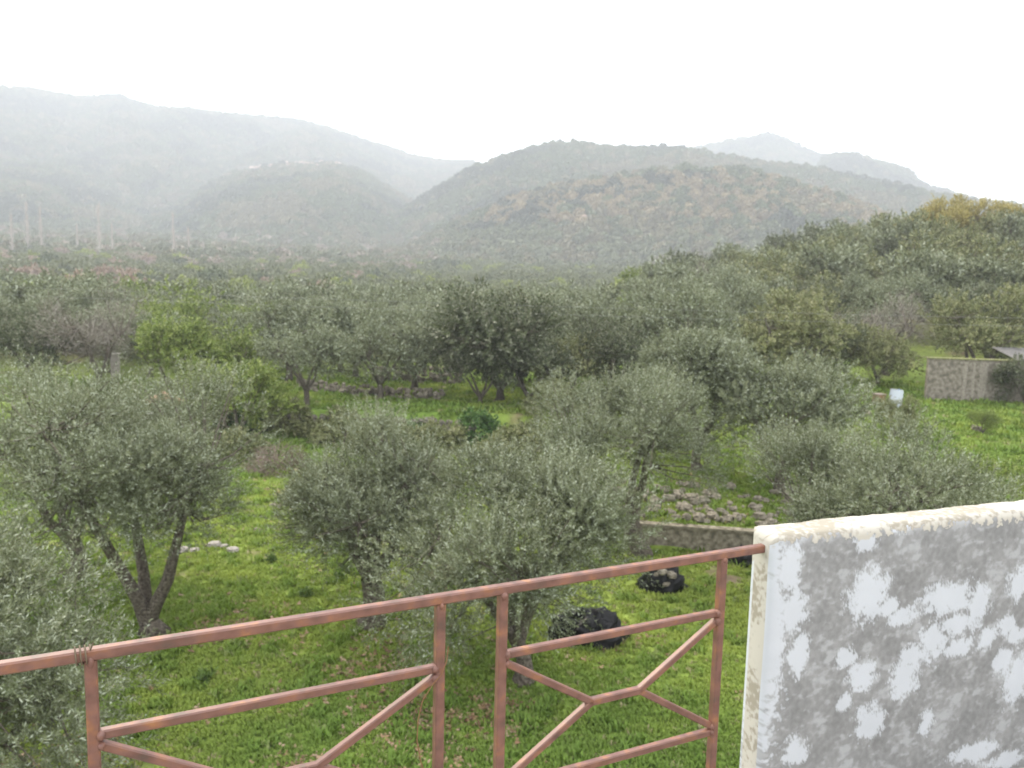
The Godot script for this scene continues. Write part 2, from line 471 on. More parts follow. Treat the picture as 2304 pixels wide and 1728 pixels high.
func grove() -> void:
	var mids := {"olive": [], "citrus": [], "oak": [], "maquis": [], "bare": [], "gold": []}
	var fars := {"olive": [], "citrus": [], "oak": [], "maquis": [], "bare": [], "gold": []}
	var kinds := {"olive": OLIVE, "citrus": CITRUS, "oak": OAK, "maquis": MAQUIS, "bare": BARE, "gold": GOLD}
	for key in kinds:
		for k in (4 if key == "olive" else 2):
			var p := {"seed": 100 + k * 7 + kinds.keys().find(key) * 31, "h": 4.4, "w": 5.0 if key != "bare" else 4.0, "fork": 0.9 if key == "olive" else 0.5, "r": 0.17, "limbs": 4, "clumps": 62, "rc": 0.6, "low": 0.2 if key == "olive" else 0.04}
			if key == "bare":
				p.clumps = 60
				p.branch = 0.2
				mids[key].append(tree_meshes(p, BARE, [26, 5, 0.3, 0.016, 0.45], 0.2, 0.6))
				fars[key].append(tree_meshes(p, BARE, [20, 3, 0.45, 0.035, 0.5], 0.2, 0.6))
			else:
				mids[key].append(tree_meshes(p, kinds[key], [24, 9, 0.17, 0.06 if key == "olive" else 0.08, 0.42], 0.14, 0.2))
				p.clumps = 44
				p.rc = 0.66
				fars[key].append(tree_meshes(p, kinds[key], [12, 7, 0.3, 0.13, 0.5], 0.12, 0.35))
	print("protos ", Time.get_ticks_msec())
	var names := {"olive": "olive_tree", "citrus": "citrus_tree", "oak": "evergreen_oak", "maquis": "wild_shrub", "bare": "bare_tree", "gold": "yellowing_tree"}
	# the ones that can be told apart: kind, x, distance, height, label
	var picked := [
		["olive", -10.1, 40.3, 3.9, "small round olive tree alone on the grassy terrace by the rubble wall"],
		["olive", -6.9, 42.9, 4.2, "olive tree with thick forked trunk above the ivy-covered terrace edge"],
		["olive", -5.6, 46.8, 5.0, "olive tree rooted in the bright grass strip behind the rubble wall"],
		["oak", -0.6, 43.6, 6.0, "tall dark evergreen tree standing over the ivy bush"],
		["oak", -1.6, 42.3, 3.2, "dark shrub filling the foot of the tall dark evergreen"],
		["oak", 0.9, 42.2, 3.7, "dark dense shrub tree beside the tall dark evergreen"],
		["oak", 5.2, 42.5, 3.7, "rounded dark green tree beside the overgrown ditch"],
		["maquis", 2.9, 43.0, 3.6, "scrubby dark shrub tree between two dark evergreens"],
		["citrus", -17.7, 43.0, 4.1, "bright green leafy tree behind the round green bush"],
		["citrus", -15.6, 45.0, 3.7, "bright green tree touching the larger green tree"],
		["citrus", -12.2, 36.4, 3.8, "round bright green bush tree at the end of the terrace wall"],
		["citrus", 10.0, 62.0, 4.2, "vivid yellow-green tree among the grey olives"],
		["citrus", 8.4, 58.0, 3.4, "small vivid green tree beside the vivid yellow-green one"],
		["bare", -22.6, 45.0, 5.6, "leafless grey tree beside the whitewashed pillar"],
		["oak", -26.0, 45.0, 3.9, "dark round bush tree beyond the leafless grey tree"],
		["oak", -29.5, 50.0, 4.2, "dark bushy tree at the edge of the grove track"],
		["oak", 21.6, 62.0, 4.8, "dark round tree on the bank above the clearing"],
		["oak", 25.6, 41.0, 2.4, "dark bush hanging over the end of the concrete wall"],
		["maquis", 15.0, 44.5, 5.2, "scrubby olive-green tree on the bank left of the concrete wall"],
		["bare", 22.6, 50.0, 5.2, "grey leafless tree on the bank behind the concrete wall"],
		["bare", 18.2, 50.0, 4.4, "leafless brownish tree on the bank beside the scrubby tree"],
		["oak", 17.6, 46.5, 3.6, "dark shrub filling the gap behind the white drum"],
		["maquis", 26.5, 47.0, 5.0, "scrubby green tree above the tin roof"],
		["maquis", 20.4, 46.0, 3.4, "low green scrub growing behind the concrete wall"],
		["gold", 48.5, 98.0, 6.4, "yellowing tree on the crest of the wooded bank"],
		["gold", 52.5, 99.0, 6.6, "broad yellowing tree beside another on the bank crest"],
		["gold", 57.0, 99.0, 6.0, "low yellowing tree at the end of the bank crest"],
		["oak", 33.0, 100.0, 6.5, "upright dark tree standing proud on the bank crest"],
		["maquis", 16.0, 34.0, 1.7, "spreading scrub in the grass below the white drum"],
		["maquis", 23.5, 36.0, 1.5, "low scrub in the grass below the concrete wall"],
		["citrus", 20.2, 35.0, 1.1, "low yellow-green bush between two patches of scrub"],
		["citrus", 13.5, 23.5, 2.2, "yellow-green bush at the side of the wide bushy olive"],
	]
	var taken := []
	var g := RandomNumberGenerator.new()
	g.seed = 4242
	for a in picked:
		var ms: Array = mids[a[0]][g.randi() % mids[a[0]].size()]
		plant(names[a[0]], a[4], "tree" if a[0] != "maquis" else "shrub", at(a[1], a[2]), ms, g.randf() * TAU, "", a[3] / 4.4)
		taken.append(Vector2(a[1], a[2]))
	# the grove: one object a tree as far as single trees can be made out
	var about := {
		"olive": ["grey-green olive tree in the grove beyond the stone terrace", "olive trees of the grove"],
		"citrus": ["fresh green tree scattered among the olives of the grove", "fresh green trees in the grove"],
		"oak": ["dark green evergreen tree scattered among the grove olives", "dark evergreens in the grove"],
		"bare": ["leafless grey-brown tree among the olives of the grove", "leafless trees in the grove"],
		"maquis": ["brownish green shrub tree on the wooded bank beyond the concrete wall", "shrub trees on the wooded bank"],
	}
	var count := 0
	for tries in 14000:
		if count >= 285:
			break
		var az := g.randf_range(-38.0, 38.0)
		var r := sqrt(g.randf_range(46.0 * 46.0, 122.0 * 122.0))
		var x := sin(deg_to_rad(az)) * r
		var d := cos(deg_to_rad(az)) * r
		if d < 45.0 or Vector2(x + 8.0, d - 45.0).length() < 6.5 or Vector2(x - 17.5, d - 60.0).length() < 4.0:
			continue
		if x > 12.0 and d < 46.0:
			continue
		var close := false
		var gap := 4.1 if r < 80.0 else 4.7
		for q in taken:
			if absf(q.x - x) < gap and absf(q.y - d) < gap and q.distance_to(Vector2(x, d)) < gap:
				close = true
				break
		if close:
			continue
		taken.append(Vector2(x, d))
		var kind := "olive"
		var die := g.randf()
		if az > 15.0:
			kind = "maquis" if die < 0.38 else "oak" if die < 0.46 else "bare" if die < 0.52 else "olive"
		elif az < -14.0:
			kind = "citrus" if die < 0.16 else "oak" if die < 0.26 else "bare" if die < 0.31 else "olive"
		else:
			kind = "citrus" if die < 0.03 else "oak" if die < 0.1 else "bare" if die < 0.12 else "olive"
		var src: Array = (mids if r < 72.0 else fars)[kind]
		var size := g.randf_range(0.9, 1.3)
		var label: String = about[kind][0]
		var where := "on the wooded bank beyond the concrete wall" if az > 15.0 else "towards the hazy poplar valley" if az < -14.0 else "behind the dark evergreens and rubble walls"
		if kind != "olive":
			label = {"citrus": "fresh green tree ", "oak": "dark green evergreen tree ", "bare": "leafless grey-brown tree ", "maquis": "brownish green shrub tree "}[kind] + where
			label = ("low " if size < 1.02 else "tall " if size > 1.18 else "middling ") + label
		else:
			label = ("low bushy grey-green olive tree " if size < 1.02 else "tall full-crowned olive tree " if size > 1.18 else "rounded grey-green olive tree ") + where
		plant(names[kind], label, "shrub" if kind == "maquis" else "tree", at(x, d), src[g.randi() % src.size()], g.randf() * TAU, about[kind][1], size)
		count += 1
	print("grove ", count, " ", Time.get_ticks_msec())

func scatter(called: String, label: String, m: Mesh, places: Array, tints: Array, category := "") -> void:
	var mm := MultiMesh.new()
	mm.transform_format = MultiMesh.TRANSFORM_3D
	mm.use_colors = true
	mm.mesh = m
	mm.instance_count = places.size()
	for k in places.size():
		mm.set_instance_transform(k, places[k])
		mm.set_instance_color(k, tints[k])
	var o := MultiMeshInstance3D.new()
	o.name = numbered(called)
	o.multimesh = mm
	add_child(o, true)
	tag(o, label, category, "", "stuff")

func clump_ball(sd: int, n: int, size: float, h: float) -> ArrayMesh:
	var g := RandomNumberGenerator.new()
	g.seed = sd
	var f := FastNoiseLite.new()
	f.seed = sd
	f.frequency = 1.1
	var cl := []
	for k in n:
		var d := ball(g)
		d.y = absf(d.y) * 0.95 + 0.02
		var s := 0.8 + 0.3 * f.get_noise_3dv(d * 1.5)
		cl.append([Vector3(d.x * s, 0.15 + d.y * h * s, d.z * s), 0.13, d])
	var m := leaves(sd, cl, 5, 2, size, size * 0.8, 0.12, Color(0.8, 0.8, 0.8), Color(1.12, 1.12, 1.12), Color(1.35, 1.35, 1.35), 0.1, 0.15, M.leaf)
	var arr := m.surface_get_arrays(0)
	var v: PackedVector3Array = arr[Mesh.ARRAY_VERTEX]
	var c: PackedColorArray = arr[Mesh.ARRAY_COLOR]
	var ix: PackedInt32Array = arr[Mesh.ARRAY_INDEX]
	var o := v.size()
	for j in 5:
		for i in 9:
			var th := PI * 0.62 * j / 4.0
			var ph := TAU * i / 9.0
			var d := Vector3(sin(th) * cos(ph), cos(th), sin(th) * sin(ph))
			var s := 0.76 + 0.3 * f.get_noise_3dv(d * 1.5)
			v.append(Vector3(d.x * s, 0.15 + d.y * h * s, d.z * s))
			c.append(Color(0.9, 0.9, 0.9))
	for j in 4:
		for i in 9:
			var p := o + j * 9 + i
			var q := o + j * 9 + (i + 1) % 9
			ix.append_array([p, q, q + 9, p, q + 9, p + 9])
	arr[Mesh.ARRAY_VERTEX] = v
	arr[Mesh.ARRAY_COLOR] = c
	arr[Mesh.ARRAY_INDEX] = ix
	var out := ArrayMesh.new()
	out.add_surface_from_arrays(Mesh.PRIMITIVE_TRIANGLES, arr)
	out.surface_set_material(0, M.leaf)
	return out

func far_woods() -> void:
	var g := RandomNumberGenerator.new()
	g.seed = 99
	var shapes := [clump_ball(1, 46, 0.2, 1.0), clump_ball(2, 46, 0.2, 1.1), clump_ball(3, 46, 0.19, 0.9)]
	var places := [[], [], []]
	var tints := [[], [], []]
	# the plain
	var r := 118.0
	while r < 440.0:
		var step := 5.2 + r * 0.004
		var az := -40.0 + g.randf()
		while az < 40.0:
			var a := az + g.randf_range(-0.45, 0.45) * rad_to_deg(step / r)
			var p := polar(a, r + g.randf_range(-0.5, 0.5) * step)
			az += rad_to_deg(step / r)
			var green := nz.get_noise_2d(p.x * 1.2, p.z * 1.2 + 500.0)
			var die := g.randf() + green * 0.5
			var c := Color(0.14, 0.155, 0.085)
			if die > 0.92:
				c = Color(0.2, 0.235, 0.06)
			elif die < 0.0 and a < -8.0:
				c = Color(0.27, 0.21, 0.17)
			elif die < 0.1:
				c = Color(0.1, 0.12, 0.07)
			if a < -23.0 and r < 230.0 and g.randf() < 0.3 + green:
				c = Color(0.25, 0.19, 0.15)
			elif a < -7.0 and a > -27.0 and r > 330.0 and g.randf() < 0.3:
				c = Color(0.27, 0.23, 0.19)
			c *= g.randf_range(0.85, 1.15)
			var k := g.randi() % 3
			var s := step * g.randf_range(0.42, 0.64)
			places[k].append(Transform3D(Basis(Vector3.UP, g.randf() * TAU).scaled(Vector3(s, s * g.randf_range(0.9, 1.35), s)), p - Vector3.UP * 0.3))
			tints[k].append(c)
		r += step * 0.92
	for k in 3:
		scatter("olive_grove", ["distant olive grove spreading across the plain towards the hills", "scattered darker trees of the distant grove on the plain", "low bushy growth between the distant grove trees on the plain"][k], shapes[k], places[k], tints[k], "grove")
	print("plain ", places[0].size() * 3, " ", Time.get_ticks_msec())
	# the hills
	var rough := [clump_ball(5, 18, 0.34, 0.9), clump_ball(6, 18, 0.34, 1.05)]
	var hp := [[], []]
	var ht := [[], []]
	var seen := PackedFloat32Array()
	seen.resize(170)
	seen.fill(-1.0)
	while r < 1990.0:
		var step := 6.2 + r * 0.0026
		var az := -41.0 + g.randf()
		while az < 41.0:
			var a := az + g.randf_range(-0.45, 0.45) * rad_to_deg(step / r)
			az += rad_to_deg(step / r)
			var p := polar(a, r + g.randf_range(-0.5, 0.5) * step)
			var el := (p.y - EYE) / r
			var bin := clampi(int((a + 42.0) * 2.0), 0, 169)
			if el + 8.0 / r < seen[bin] - 0.004:
				continue
			seen[bin] = maxf(seen[bin], el)
			var low := 1.0 - smoothstep(25.0, 60.0, p.y)
			var c := Color(0.1, 0.125, 0.06).lerp(Color(0.14, 0.155, 0.09), low)
			if low > 0.5 and a < -5.0 and g.randf() < 0.2:
				c = Color(0.27, 0.23, 0.19)
			if a > -20.0 and a < -11.2 and r > 1185.0 and r < 1280.0 and g.randf() < 0.4:
				continue
			var patch := nz.get_noise_2d(p.x * 0.35 + 70.0, p.z * 0.35)
			var fine := nz2.get_noise_2d(p.x * 1.2, p.z * 1.2)
			if r < 720.0 and a > -2.0 and a < 24.0 and p.y > 48.0 - 8.0 * fine and p.y < 92.0 and g.randf() < 0.45 + fine:
				c = Color(0.235, 0.19, 0.11)
			elif patch + fine * 0.5 > 0.28 or g.randf() < 0.08:
				c = Color(0.16, 0.15, 0.085)
			elif patch < -0.2 and low < 0.5:
				c = Color(0.065, 0.08, 0.05)
			c *= g.randf_range(0.8, 1.2)
			var k := g.randi() % 2
			var s := step * g.randf_range(0.5, 0.72)
			hp[k].append(Transform3D(Basis(Vector3.UP, g.randf() * TAU).scaled(Vector3(s, s * g.randf_range(0.9, 1.3), s)), p - Vector3.UP * 0.8))
			ht[k].append(c)
		r += step * 0.9
	for k in 2:
		scatter("hill_woodland", ["evergreen woodland covering the hazy hills", "scrub and brown oaks mixed through the hill woodland"][k], rough[k], hp[k], ht[k], "woodland")
	print("hills ", hp[0].size() * 2, " ", Time.get_ticks_msec())


# ---------------------------------------------------------------- ground cover
func ground_cover() -> void:
	var g := RandomNumberGenerator.new()
	g.seed = 7
	var tuft := MB.new()
	for k in 9:
		var a := g.randf() * TAU
		var o := Vector3(g.randf_range(-0.05, 0.05), -0.01, g.randf_range(-0.05, 0.05))
		var tip := o + Vector3(cos(a) * 0.05, g.randf_range(0.05, 0.1), sin(a) * 0.05)
		var w := Vector3(-sin(a), 0, cos(a)) * 0.011
		var s := tuft.v.size()
		var c := Color(1, 1, 1) * g.randf_range(0.75, 1.2)
		for p in [o - w, o + w, (o + tip) * 0.5 + w * 0.9 + Vector3.UP * 0.015, tip, (o + tip) * 0.5 - w * 0.9 + Vector3.UP * 0.015]:
			tuft.v.append(p)
			tuft.c.append(c)
		tuft.i.append_array([s, s + 1, s + 2, s, s + 2, s + 4, s + 4, s + 2, s + 3])
	var tm := tuft.mesh(M.grass)
	var places := []
	var tints := []
	for k in 150000:
		var az := g.randf_range(-43.0, 40.0)
		var r := 8.5 + 44.0 * pow(g.randf(), 1.35)
		var x := sin(deg_to_rad(az)) * r
		var d := cos(deg_to_rad(az)) * r
		var a := nz.get_noise_2d(x * 2.5, -d * 2.5)
		var b := nz2.get_noise_2d(x * 6.0, -d * 6.0)
		if smoothstep(0.32, 0.75, b + 0.25 * a) > g.randf() or (d > 38.3 and d < 39.4 and x < 2.0):
			continue
		var s := g.randf_range(0.6, 1.25) * (1.0 + maxf(0.0, r - 16.0) * 0.035)
		var t := nz2.get_noise_2d(x * 14.0 + 40.0, d * 14.0)
		var c := Color(0.165, 0.25, 0.045).lerp(Color(0.32, 0.39, 0.075), clampf(0.45 + a * 0.9 + t * 0.6, 0, 1))
		if g.randf() < 0.05:
			c = Color(0.34, 0.31, 0.17)
		if nz2.get_noise_2d(x * 25.0 + 90.0, d * 25.0) > 0.3:
			s *= 1.7
			c = c.lerp(Color(0.13, 0.22, 0.035), 0.6)
		places.append(Transform3D(Basis(Vector3.UP, g.randf() * TAU).scaled(Vector3(s, s * g.randf_range(0.6, 1.2), s)), at(x, d)))
		tints.append(c)
	scatter("grass", "short bright green grass of the yard and terraces", tm, places, tints, "grass")
	print("grass ", places.size(), " ", Time.get_ticks_msec())
	# fallen leaves in drifts
	var lf := MB.new()
	for k in 5:
		var o := Vector3(g.randf_range(-0.08, 0.08), g.randf_range(0.01, 0.05), g.randf_range(-0.08, 0.08))
		var e := ball(g) * 0.045
		e.y = absf(e.y) * 0.4
		var f := e.cross(Vector3.UP).normalized() * 0.028 + Vector3.UP * g.randf_range(-0.012, 0.012)
		var s := lf.v.size()
		var c := Color(1, 1, 1) * g.randf_range(0.7, 1.25)
		for p in [o - e, o + f, o + e, o - f]:
			lf.v.append(p)
			lf.c.append(c)
		lf.i.append_array([s, s + 1, s + 2, s, s + 2, s + 3])
	places = []
	tints = []
	var drifts := [[-2.6, 15.4, 1.5, 260], [-1.7, 13.4, 0.8, 200], [-1.2, 12.0, 0.6, 110], [-5.6, 17.0, 1.2, 200], [-0.2, 13.6, 0.7, 160], [-3.0, 11.6, 0.7, 150], [-7.0, 11.5, 1.4, 220], [2.3, 16.9, 0.8, 40], [-3.5, 25.0, 2.2, 420], [-5.5, 24.4, 1.4, 260], [-7.8, 28.5, 1.2, 160], [6.5, 26.0, 3.0, 200], [1.5, 36.0, 2.5, 240], [0.0, 18.0, 9.0, 420]]
	for a in drifts:
		for k in a[3]:
			var x: float = a[0] + g.randfn() * a[2] * 0.55
			var d: float = a[1] + g.randfn() * a[2] * 0.55
			var s := g.randf_range(0.5, 1.2)
			places.append(Transform3D(Basis(Vector3.UP, g.randf() * TAU).scaled(Vector3(s, s, s)), at(x, d) + Vector3.UP * 0.02))
			tints.append([Color(0.26, 0.16, 0.09), Color(0.32, 0.21, 0.13), Color(0.19, 0.11, 0.065), Color(0.36, 0.26, 0.18)][g.randi() % 4])
	scatter("fallen_leaves", "dry brown leaves lying in drifts on the grass", lf.mesh(M.leaf), places, tints, "leaves")


# ---------------------------------------------------------------- stones
var stone_shapes := []
var stone_shapes_dark := []

func make_stones() -> void:
	for k in 6:
		for dark in 2:
			var g := FastNoiseLite.new()
			g.seed = 50 + k
			g.frequency = 0.8
			var st := SurfaceTool.new()
			st.begin(Mesh.PRIMITIVE_TRIANGLES)
			st.set_smooth_group(-1)
			var rows := 4
			var cols := 6
			var pt := func(j: int, i: int) -> Vector3:
				var th := PI * j / rows
				var ph := TAU * (i % cols) / cols + j * 0.3
				var d := Vector3(sin(th) * cos(ph), cos(th), sin(th) * sin(ph))
				var q := Vector3(signf(d.x) * pow(absf(d.x), 0.75), signf(d.y) * pow(absf(d.y), 0.75), signf(d.z) * pow(absf(d.z), 0.75))
				return q * Vector3(0.5, 0.5, 0.5) * (1.0 + 0.45 * g.get_noise_3dv(d * 1.5))
			for j in rows:
				for i in cols:
					var a: Vector3 = pt.call(j, i)
					var b: Vector3 = pt.call(j, i + 1)
					var c: Vector3 = pt.call(j + 1, i + 1)
					var e: Vector3 = pt.call(j + 1, i)
					if j > 0:
						for p in [a, b, c]:
							st.add_vertex(p)
					if j < rows - 1:
						for p in [a, c, e]:
							st.add_vertex(p)
			st.generate_normals()
			var m := st.commit()
			m.surface_set_material(0, M.stone_dark if dark else M.stone)
			(stone_shapes_dark if dark else stone_shapes).append(m)

func stone(parent: Node3D, g: RandomNumberGenerator, at_: Vector3, size: float, dark := false) -> void:
	var o := MeshInstance3D.new()
	o.name = "stone"
	o.mesh = (stone_shapes_dark if dark else stone_shapes)[g.randi() % 6]
	parent.add_child(o, true)
	o.position = at_
	o.rotation = Vector3(g.randf_range(-0.4, 0.4), g.randf() * TAU, g.randf_range(-0.4, 0.4))
	o.scale = Vector3(g.randf_range(0.8, 1.35), g.randf_range(0.6, 0.95), g.randf_range(0.8, 1.2)) * size

# a dry stone wall along a line of [x, distance], piled in rough courses
func stone_wall(label: String, line: Array, h: float, size: float, dark: bool, sd: int, most: int, spread := 0.0) -> void:
	var g := RandomNumberGenerator.new()
	g.seed = sd
	var t := thing("dry_stone_wall", label, "wall", at(line[0].x, line[0].y))
	var n := 0
	for k in line.size() - 1:
		var a: Vector2 = line[k]
		var b: Vector2 = line[k + 1]
		var along := (b - a).normalized()
		var s := 0.0
		while s < a.distance_to(b):
			var rows := int(h / (size * 0.62))
			for j in rows:
				if n >= most or g.randf() < 0.06:
					continue
				var p := a + along * (s + g.randf_range(-0.3, 0.3) * size)
				var off := g.randf_range(-1, 1) * (0.06 + spread)
				var y := minf(ground(p.x, -p.y), ground(p.x, -(p.y - 0.7)))
				if spread > 0.0:
					y = ground(p.x, -(p.y + off))
				stone(t, g, Vector3(p.x, y + size * (0.3 + j * 0.6) * (1.0 - 0.5 * minf(1.0, absf(off))), -(p.y + off)) - t.position, size * g.randf_range(0.75, 1.3), dark)
				n += 1
			s += size * 1.02


# ---------------------------------------------------------------- things
func bar(parent: Node3D, called: String, a: Vector3, b: Vector3, w := 0.0125) -> void:
	var mb := MB.new()
	var ch := w * 0.3
	mb.prism([Vector2(-w + ch, -w), Vector2(w - ch, -w), Vector2(w, -w + ch), Vector2(w, w - ch), Vector2(w - ch, w), Vector2(-w + ch, w), Vector2(-w, w - ch), Vector2(-w, -w + ch)], 0.0, a.distance_to(b))
	var o := part(called, mb.mesh(M.rail), parent, a)
	var z := (b - a).normalized()
	var side := Vector3(0, 0, 1) if absf(z.z) < 0.5 else Vector3(1, 0, 0)
	var y := z.cross(side.cross(z)).normalized()
	y = (side - z * side.dot(z)).normalized()
	o.basis = Basis(y.cross(z), y, z)

func railing() -> void:
	var t := thing("metal_railing", "rusty red-brown square tube railing with crossed panels beside the white parapet", "railing", Vector3(-0.952, 6.755, -1.4817))
	var dir := Vector3(0.8953, 0, -0.44545)
	t.basis = Basis(dir, Vector3.UP, dir.cross(Vector3.UP))
	var foot := -0.85
	bar(t, "top_rail", Vector3(-1.2, 0, 0), Vector3(1.93, 0, 0), 0.0118)
	for s in [-0.95, -0.05, 0.152, 0.888, 1.052, 1.739]:
		bar(t, "post", Vector3(s, foot, 0), Vector3(s, -0.0118, 0), 0.0118)
	for panel in [[-0.95, -0.05], [0.152, 0.888], [1.052, 1.739]]:
		var a: float = panel[0] + 0.0118
		var b: float = panel[1] - 0.0118
		var m := (a + b) * 0.5
		bar(t, "upper_bar", Vector3(a, -0.17, 0), Vector3(b, -0.17, 0), 0.0098)
		bar(t, "lower_bar", Vector3(a, -0.527, 0), Vector3(b, -0.527, 0), 0.0098)
		bar(t, "centre_bar", Vector3(m - 0.075, -0.348, 0), Vector3(m + 0.075, -0.348, 0), 0.0098)
		for s in [-1, 1]:
			var c := Vector3(m + 0.075 * s, -0.348, 0)
			var e := b if s > 0 else a
			bar(t, "brace", Vector3(e, -0.192, 0), c, 0.009)
			bar(t, "brace", Vector3(e, -0.508, 0), c, 0.009)
	var bead := SphereMesh.new()
	bead.radius = 0.011
	bead.height = 0.022
	bead.radial_segments = 8
	bead.rings = 4
	bead.material = M.rail
	var g := RandomNumberGenerator.new()
	g.seed = 88
	for panel in [[-0.95, -0.05], [0.152, 0.888], [1.052, 1.739]]:
		for s in 2:
			var e: float = panel[s] + (0.0125 if s == 0 else -0.0125)
			for q in [Vector3(panel[s], -0.015, 0.006), Vector3(e, -0.17, 0.006), Vector3(e, -0.192, 0.005), Vector3(e, -0.51, 0.005), Vector3(e, -0.527, 0.006)]:
				var o := part("weld_bead", bead, t, q)
				o.scale = Vector3(g.randf_range(0.6, 1.1), g.randf_range(0.8, 1.3), g.randf_range(0.9, 1.25))
	var w := MB.new()
	var pts := []
	for p in [Vector3(0.907, -0.118, 0.008), Vector3(0.9, -0.15, 0.017), Vector3(0.885, -0.18, 0.02), Vector3(0.862, -0.2, 0.021), Vector3(0.838, -0.235, 0.022), Vector3(0.827, -0.28, 0.024), Vector3(0.825, -0.33, 0.024), Vector3(0.834, -0.38, 0.025), Vector3(0.85, -0.43, 0.025), Vector3(0.858, -0.47, 0.025)]:
		pts.append(p)
	w.tube(pts, pts.map(func(_p): return 0.0013), 5, Color(0.2, 0.11, 0.06))
	var wire := thing("loose_wire", "thin rusty wire hanging loose from a railing post", "wire", t.position)
	wire.basis = t.basis
	part("strand", w.mesh(M.twig), wire)
	var tie := MB.new()
	var loop := []
	for k in 26:
		var a := TAU * k / 8.0
		loop.append(Vector3(0.125 + k * 0.0011, cos(a) * 0.019, sin(a) * 0.019))
	loop.append(Vector3(0.158, 0.03, 0.02))
	tie.tube(loop, loop.map(func(_p): return 0.0016), 5, Color(0.14, 0.11, 0.08))
	var tt := thing("wire_tie", "twist of thin wire bound round the railing top", "wire", t.position)
	tt.basis = t.basis
	part("strand", tie.mesh(M.twig), tt)

const FLAKES := [[0.057, -0.217, 0.040, 0.054], [0.085, -0.353, 0.032, 0.055], [0.334, -0.201, 0.069, 0.071], [0.468, -0.283, 0.059, 0.024], [0.414, -0.251, 0.039, 0.026], [0.260, -0.385, 0.034, 0.026], [0.328, -0.456, 0.051, 0.039], [0.496, -0.485, 0.050, 0.059], [0.604, -0.389, 0.051, 0.054], [0.528, -0.421, 0.047, 0.032], [0.654, -0.248, 0.104, 0.043], [0.789, -0.285, 0.043, 0.060], [0.706, -0.339, 0.063, 0.033], [0.723, -0.422, 0.057, 0.027], [0.840, -0.405, 0.040, 0.028], [0.929, -0.373, 0.033, 0.034], [0.971, -0.412, 0.053, 0.023], [0.923, -0.494, 0.037, 0.040], [0.999, -0.567, 0.054, 0.075], [0.374, -0.612, 0.049, 0.048], [0.607, -0.652, 0.028, 0.033], [0.093, -0.659, 0.042, 0.041], [0.960, -0.229, 0.045, 0.044], [0.035, -0.081, 0.034, 0.058], [0.305, -0.034, 0.037, 0.027], [0.436, 0.014, 0.051, 0.023], [-0.003, -0.316, 0.028, 0.148], [0.832, -0.799, 0.089, 0.029], [0.273, -0.533, 0.025, 0.026], [0.986, -0.851, 0.077, 0.024]]

